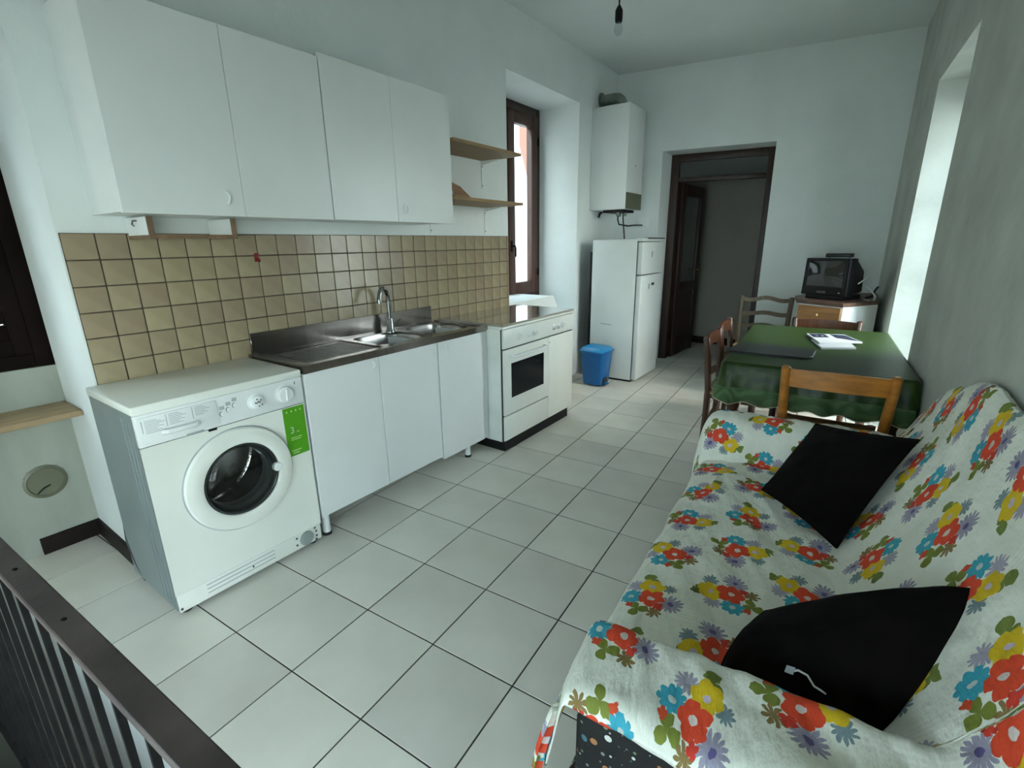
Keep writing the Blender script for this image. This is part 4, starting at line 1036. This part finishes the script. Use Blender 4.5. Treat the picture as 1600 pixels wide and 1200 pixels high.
# ------------------------------------------------------------------ television corner
tvc = thing('corner_cabinet', 'small wooden corner cabinet with white side carrying the television', 'cabinet', (-.2, 4.8, 0))
A_ = Vector((-.42, 4.655)); C_ = Vector((-.105, 4.48)); dvec = Vector((.485, .874)).normalized()
dep = .36
A2, C2 = A_ + dvec * dep, C_ + dvec * dep
ft = (C_ - A_).normalized()
body = [A_ + dvec * .012, C_ + dvec * .012, C2, A2]
MB().prism([tuple(p) for p in body], .05, .872).build('carcass', 'white_lam', tvc)
MB().prism([tuple(p) for p in (A_ + ft * .02 + dvec * .03, C_ - ft * .02 + dvec * .03, C2 - ft * .02 - dvec * .02, A2 + ft * .02 - dvec * .02)], 0, .05).build('plinth', 'dark_gap', tvc)
f0, f1 = A_ + ft * .008, C_ - ft * .012
for (z0, z1, nm) in ((.735, .862, 'drawer'), (.06, .728, 'door')):
    q = MB().prism([tuple(p) for p in (f0, f1, f1 + dvec * .014, f0 + dvec * .014)], z0, z1).build(nm, 'cab_wood', tvc)
    m_ = (f0 + f1) / 2 - dvec * .012
    MB().lathe([(.001, -.014), (.010, -.012), (.012, -.004), (.006, .010)], (m_.x, m_.y, (z0 + z1) / 2 if nm == 'drawer' else .6), 'z', 14, False).build('knob', 'brass', q, smooth=True)
topp = [tuple(A_ - ft * .005 - dvec * .008), tuple(C_ + ft * .008 - dvec * .008), (.128, 4.82), (.115, 5.50), (-.30, 5.45), (-.475, 4.97)]
MB().prism(topp, .874, .902).build('cabinet_top', 'cab_top', tvc, bevel=.003, seg=1)
MB().prism([(C2.x - .01, C2.y), (.12, 4.9), (.11, 5.46), (-.28, 5.42), (A2.x, A2.y + .01)], .02, .872).build('rear_carcass', 'white_lam', tvc)

tv = thing('television', 'old black box television standing on the corner cabinet', 'television', (-.185, 4.88, .903), math.radians(-27), local=True)
W_, H_, D_ = .182, .325, .36
b = MB(); b.hexa([(-W_, -.17, .032), (W_, -.17, .032), (W_, -.07, .032), (-W_, -.07, .032), (-W_ + .006, -.165, H_), (W_ - .006, -.165, H_), (W_ - .004, -.07, H_), (-W_ + .004, -.07, H_)])
hs = b.build('front_housing', 'black_plastic', tv, bevel=.008, seg=3)
b = MB(); b.hexa([(-W_ + .008, -.07, .035), (W_ - .008, -.07, .035), (.12, .17, .05), (-.12, .17, .05), (-W_ + .010, -.07, H_ - .006), (W_ - .010, -.07, H_ - .006), (.11, .17, .22), (-.11, .17, .22)])
b.build('rear_housing', 'black_plastic', tv, bevel=.012, seg=3)
bx(-.15, .15, -.155, .10, 0, .034).build('foot', 'black_plastic', tv, bevel=.006)
b = MB(); n = 14; P = []
for i in range(n + 1):
    row = []
    for j in range(n + 1):
        u, v_ = i / n * 2 - 1, j / n * 2 - 1
        row.append((u * .142, -.1725 - .010 * (1 - u * u) * (1 - v_ * v_) , .205 + v_ * .102))
    P.append(row)
b.grid(P); b.build('screen', 'screen', tv, smooth=True)
b = MB()
for (x0, x1, z0, z1) in ((-.156, -.142, .098, .312), (.142, .156, .098, .312), (-.142, .142, .307, .316), (-.142, .142, .092, .103)): b.box(x0, x1, -.1775, -.168, z0, z1)
b.build('bezel', 'black_plastic', tv, bevel=.002, seg=1)
bx(-.05, .02, -.1735, -.1695, .05, .066).build('button_strip', 'dark_grey', tv)
bx(.120, .130, -.173, -.169, .055, .063).build('power_lamp', 'grey_plastic', tv)
dcd = thing('set_top_box', 'flat black receiver box lying on top of the television', 'receiver', (-.19, 4.84, .903 + H_ + .001), math.radians(-10), local=True)
bx(-.09, .09, -.05, .05, .004, .034).build('case', 'black_plastic', dcd, bevel=.004)
bx(-.082, .082, -.0515, -.0495, .010, .028).build('display', 'screen', dcd)
for sx in (-.07, .07): MB().lathe([(.008, 0), (.008, .004)], (sx, 0, 0), 'z', 10).build('foot', 'black_rubber', dcd)
tag(MB().tube([(-.02, 4.90, 1.238), (0, 4.93, 1.242), (.02, 4.96, 1.20), (.005, 5.0, 1.10)], .006, 8).build('aerial_lead', 'white_cord', smooth=True), 'short white lead running off the back of the television top', 'cable')
tag(MB().tube([(-.035, 4.80, 1.03), (0.0, 4.86, 1.06), (.02, 4.90, 1.09)], .005, 8).build('audio_lead', 'white_cord', smooth=True), 'short pale lead on the right side of the television', 'cable')
tag(MB().tube([(.02, 4.82, .909), (.05, 4.74, .909), (.085, 4.78, .909), (.09, 4.86, .93), (.06, 4.93, .97), (.02, 4.95, 1.0)], .006, 8).build('power_lead', 'white_cord', smooth=True), 'white lead looped on the cabinet beside the television', 'cable')
tag(MB().tube([(.03, 4.92, .909), (.07, 4.98, .92), (.09, 5.02, .975), (.10, 5.05, .99)], .009, 8).build('black_lead', 'copper', smooth=True), 'black cable sticking up behind the television on the cabinet', 'cable')

# ------------------------------------------------------------------ sofa and its cover
SR = math.radians(3.38)
SO = Vector((RX(.68) - .012, .68, 0))
sofa = thing('sofa', 'low sofa in black spotted fabric along the right wall', 'sofa', SO, SR, local=True)
SLEN, SDEP = 1.80, .80
bx(-SDEP + .02, -.05, .02, SLEN - .02, .06, .26).build('base', 'dotted', sofa, bevel=.02)
bx(-SDEP + .005, -.26, .21, SLEN - .21, .25, .375).build('seat_cushion', 'dotted', sofa, bevel=.035, seg=3)
for y0 in (.0, SLEN - .20):
    bx(-SDEP + (.058 if y0 == 0 else 0), -.03, y0 + .012, y0 + .192, .05, .528).build('armrest', 'dotted', sofa, bevel=.03, seg=3)
b = MB(); b.hexa([(-.25, .20, .22), (-.02, .20, .22), (-.02, SLEN - .20, .22), (-.25, SLEN - .20, .22), (-.085, .20, .70), (-.02, .20, .70), (-.02, SLEN - .20, .70), (-.085, SLEN - .20, .70)])
b.build('backrest', 'dotted', sofa, bevel=.03, seg=3)
for x in (-SDEP + .08, -.12):
    for y in (.09, SLEN - .09): MB().lathe([(.024, 0), (.028, .055)], (x, y, 0), 'z', 14).build('foot', 'black_plastic', sofa, smooth=True)

def lerp_tab(tab, s):
    for (a, b_) in zip(tab, tab[1:]):
        if s <= b_[0]:
            f = (s - a[0]) / max(1e-9, b_[0] - a[0]); f = max(0, min(1, f))
            return tuple(p + (q - p) * f for p, q in zip(a[1:], b_[1:]))
    return tab[-1][1:]
def arc(tab):
    out = [(0., *tab[0])]
    for p, q in zip(tab, tab[1:]): out.append((out[-1][0] + math.hypot(q[0] - p[0], q[1] - p[1]), *q))
    return out
def smooth_poly(pts, it=2):
    for _ in range(it):
        o = [pts[0]]
        for p, q in zip(pts, pts[1:]):
            o.append(tuple(.75 * a + .25 * b_ for a, b_ in zip(p, q))); o.append(tuple(.25 * a + .75 * b_ for a, b_ in zip(p, q)))
        o.append(pts[-1]); pts = o
    return pts
XF = -SDEP - .012
# section along x: (x, z, drop) ; drop>0 only on the hanging front
secx = smooth_poly([(XF - .012, .40, .20), (XF - .010, .40, .10), (XF, .40, .02), (XF + .035, .402, 0), (-.62, .418, 0), (-.40, .408, 0), (-.29, .392, 0), (-.245, .455, 0), (-.145, .62, 0), (-.080, .76, 0), (-.052, .87, 0), (-.034, .95, 0), (-.018, .985, 0), (-.004, .98, 0)])
secy = smooth_poly([(.008, .540, .022), (.010, .546, .006), (.026, .558, 0), (.10, .566, 0), (.182, .566, 0), (.212, .562, 0), (.222, .535, 0), (.226, .36, 0), (.228, .1, 0), (.9, .1, 0), (SLEN - .235, .1, 0), (SLEN - .225, .42, 0), (SLEN - .205, .56, 0), (SLEN - .14, .60, 0), (SLEN - .06, .595, 0), (SLEN + .0, .56, 0), (SLEN + .018, .50, .06), (SLEN + .024, .40, .20)])
def resample(pts, n, d2):
    L = [0.]
    for p, q in zip(pts, pts[1:]): L.append(L[-1] + math.hypot(*[q[k] - p[k] for k in d2]))
    out = []
    for i in range(n + 1):
        s = L[-1] * i / n; k = 0
        while k < len(L) - 2 and L[k + 1] < s: k += 1
        f = (s - L[k]) / max(1e-9, L[k + 1] - L[k]); out.append(tuple(a + (b_ - a) * f for a, b_ in zip(pts[k], pts[k + 1])))
    return out
NX, NY = 120, 240
sx_ = resample([(x, z - d, z, d) for x, z, d in secx], NX, (0, 1)); sy_ = resample([(y, max(z, .38) - d, z, d) for y, z, d in secy], NY, (0, 1))
def smax(a, b_, k=.014):
    h = max(k - abs(a - b_), 0) / k; return max(a, b_) + h * h * k * .25
P = np.zeros((NX + 1, NY + 1, 3))
for i, (x, _, zx, dx) in enumerate(sx_):
    for j, (y, _, zy, dy) in enumerate(sy_):
        # the back slumps to the arms at both ends
        t_ = min(1, max(0, min(y / .30, (SLEN + .02 - y) / .80)))
        zb = zx
        if zx > .44: zb = .44 + (zx - .44) * (.44 + .56 * math.sin(t_ * PI / 2))
        z = smax(zb, zy) - max(dx, dy)
        nz = mnoise.noise((x * 5, y * 5, 0)) * .014 + mnoise.noise((x * 16 + y * 7, y * 6, 3)) * .008 + abs(mnoise.noise((x * 22 + y * 12, y * 9 - x * 6, 9))) * .008
        ww = 1 if dx == 0 else .4
        # soft folds running out of the seat crease
        cr = math.exp(-((x + .29) / .12) ** 2)
        z += ww * (nz + cr * .010 * math.sin(y * 26 + 2 * math.sin(y * 5)))
        xx = x + .055 * max(0, 1 - y / .33) * max(0, min(1, (-.45 - x) / .25)) + (mnoise.noise((y * 6, z * 5, 7)) * .012 if dx > 0 else 0)
        if dx > .0: xx -= .03 * dx / .2 * (.5 + .5 * math.sin(y * 17))
        P[i, j] = (xx, y + (mnoise.noise((x * 7, z * 5, 2)) * .008 if dy > 0 else 0), z)
# keep clear of the wall
cov = thing('sofa_throw', 'white floral sheet draped over the whole sofa', 'throw', SO, SR, local=True)
b = MB(); b.grid([[tuple(P[i, j]) for j in range(NY + 1)] for i in range(NX + 1)])
co = b.build('sheet', 'floral', cov, smooth=True)
me = co.data
uvl = me.uv_layers.new(name='cloth')
U = np.zeros((NX + 1, NY + 1)); V = np.zeros((NX + 1, NY + 1))
U[1:] = np.cumsum(np.linalg.norm(np.diff(P, axis=0), axis=2).mean(1, keepdims=True).repeat(NY + 1, 1), 0)
V[:, 1:] = np.cumsum(np.linalg.norm(np.diff(P, axis=1), axis=2)[12:50].mean(0, keepdims=True).repeat(NX + 1, 0), 1)
for lp in me.loops:
    i, j = divmod(lp.vertex_index, NY + 1); uvl.data[lp.index].uv = (V[i, j] + .03, U[i, j] + .02)
sol = co.modifiers.new('thickness', 'SOLIDIFY'); sol.thickness = .004; sol.offset = 1
# the loose corner of the sheet hanging off the near arm front
b = MB(); Pc = []
for i in range(9):
    f = i / 8; wdt = .09 * (1 - f) ** .8 + .006
    Pc.append([(XF + .036 - .035 * math.sin(f * 2.2) - .01 * math.sin(k * 2.1), -.006 + wdt * k / 5 - .02 * f, .50 - .26 * f) for k in range(6)])
b.grid(Pc); cc = b.build('hanging_corner', 'floral', cov, smooth=True)
uvl = cc.data.uv_layers.new(name='cloth')
for lp in cc.data.loops:
    q = cc.data.vertices[lp.vertex_index].co; uvl.data[lp.index].uv = (q.y + .1, q.z + .05)
sol = cc.modifiers.new('thickness', 'SOLIDIFY'); sol.thickness = .003

# cushions
t_surf = {}
def cushion(label, A, B, Cc, D, thick, seed, bow=.05):
    ctr = (Vector(A) + Vector(B) + Vector(Cc) + Vector(D)) / 4
    t = thing('cushion', label, 'cushion', ctr, group='black cushions on the sofa')
    n = 26; A, B, Cc, D = map(Vector, (A, B, Cc, D))
    nrm = ((Cc - A).cross(D - B)).normalized()
    def surf(u, v_, sgn, lift=0.):
        uu, vv = u * 2 - 1, v_ * 2 - 1
        pu = .5 + .5 * uu * (1 - bow * (1 - vv * vv)); pv = .5 + .5 * vv * (1 - bow * (1 - uu * uu))
        p = A.lerp(B, pu).lerp(D.lerp(Cc, pu), pv)
        h = thick * ((1 - uu ** 2) * (1 - vv ** 2)) ** .48 * (1 + .16 * mnoise.noise((u * 3.2 + seed, v_ * 3.2, sgn)) + .10 * mnoise.noise((u * 9 + seed, v_ * 7, sgn + 4)))
        return p + nrm * sgn * (h + lift)
    t_surf[t.name] = surf
    b = MB()
    for sgn in (1, -1):
        P = []
        for i in range(n + 1):
            row = []
            for j in range(n + 1):
                u, v_ = i / n, j / n
                row.append(tuple(surf(u, v_, sgn)))
            P.append(row)
        b.grid(P, sgn < 0)
    bmesh.ops.remove_doubles(b.bm, verts=list(b.bm.verts), dist=.0008)
    b.build('cover', 'black_velvet', t, smooth=True)
    pts = []
    for (p, q, w0) in ((A, B, 0), (B, Cc, 0), (Cc, D, 0), (D, A, 0)):
        for k in range(8):
            f = k / 8; inn = (ctr - p.lerp(q, f)) * bow * (1 - (2 * f - 1) ** 2); pts.append(p.lerp(q, f) + inn)
    pts.append(pts[0]); MB().tube(pts, .0035, 6).build('piping', 'black_velvet', t, smooth=True)
    return t
c1 = cushion('black square cushion standing on its corner at the far end of the sofa', (.055, 1.665, .440), (-.200, 1.925, .450), (-.075, 2.29, .63), (.222, 1.95, .745), .055, 1)
c2 = cushion('plump black cushion with a white tag lying against the near sofa arm', (.16, .97, .455), (-.130, .957, .445), (-.075, 1.15, .505), (.302, 1.215, .702), .10, 5, -.10)
sf = t_surf[c2.name]
wt = MB().tube([sf(u, v_, -1, .003) for u, v_ in ((.55, .17), (.51, .19), (.46, .18), (.41, .14), (.37, .13), (.34, .12))], [.0025, .0022, .002, .002, .002, .0015], 6).build('white_string', 'white_cord', c2, smooth=True); wt['label'] = 'thin white string'
b = MB(); q = [sf(u, v_, -1, .004) for u, v_ in ((.525, .155), (.57, .155), (.57, .195), (.525, .195))]; q2 = [sf(u, v_, -1, .007) for u, v_ in ((.525, .155), (.57, .155), (.57, .195), (.525, .195))]
b.hexa([tuple(p) for p in q] + [tuple(p) for p in q2]); b.build('paper_tag', 'paper', c2)

# ------------------------------------------------------------------ stair railing
rl = thing('stair_railing', 'black iron stair railing with a flat worn handrail at the bottom left', 'railing', (-1.5, .03, .90))
r0 = Vector((-2.94, -.074)); rdir = Vector((cP, sP * 1.02)).normalized()
def ry(x): return .0923 + (x + .71) * .0600          # centre line of the rail
def rbar(x0, x1, wd, z0, z1, b):
    b.hexa([(x0, ry(x0) - wd, z0), (x1, ry(x1) - wd, z0), (x1, ry(x1) + wd, z0), (x0, ry(x0) + wd, z0), (x0, ry(x0) - wd, z1), (x1, ry(x1) - wd, z1), (x1, ry(x1) + wd, z1), (x0, ry(x0) + wd, z1)])
b = MB(); rbar(-2.41, .30, .0165, .888, .900, b); b.build('handrail', 'rail_paint', rl, bevel=.002, seg=1)
b = MB(); rbar(-2.41, .30, .012, -.03, -.018, b); b.build('bottom_rail', 'black_iron', rl)
for x in (-1.0, -.80, -.30): MB().tube([(x, ry(x), .900), (x, ry(x) + .001, .9022)], [.004, .002], 8).build('rivet', 'black_iron', rl, smooth=True)
x = -.765 - 18 * .09
while x < .28:
    bx(x - .0045, x + .0045, ry(x) - .0042, ry(x) + .0042, -.018, .888).build('baluster', 'black_iron', rl); x += .09
bb_ = MB(); rbar(-2.42, -2.40, .02, -.25, .90, bb_); bb_.build('wall_post', 'black_iron', rl)
bb_ = MB(); rbar(.29, .32, .015, -1.6, .90, bb_); bb_.build('end_post', 'black_iron', rl)
print('tiles', nt, 'objects', len(bpy.data.objects))
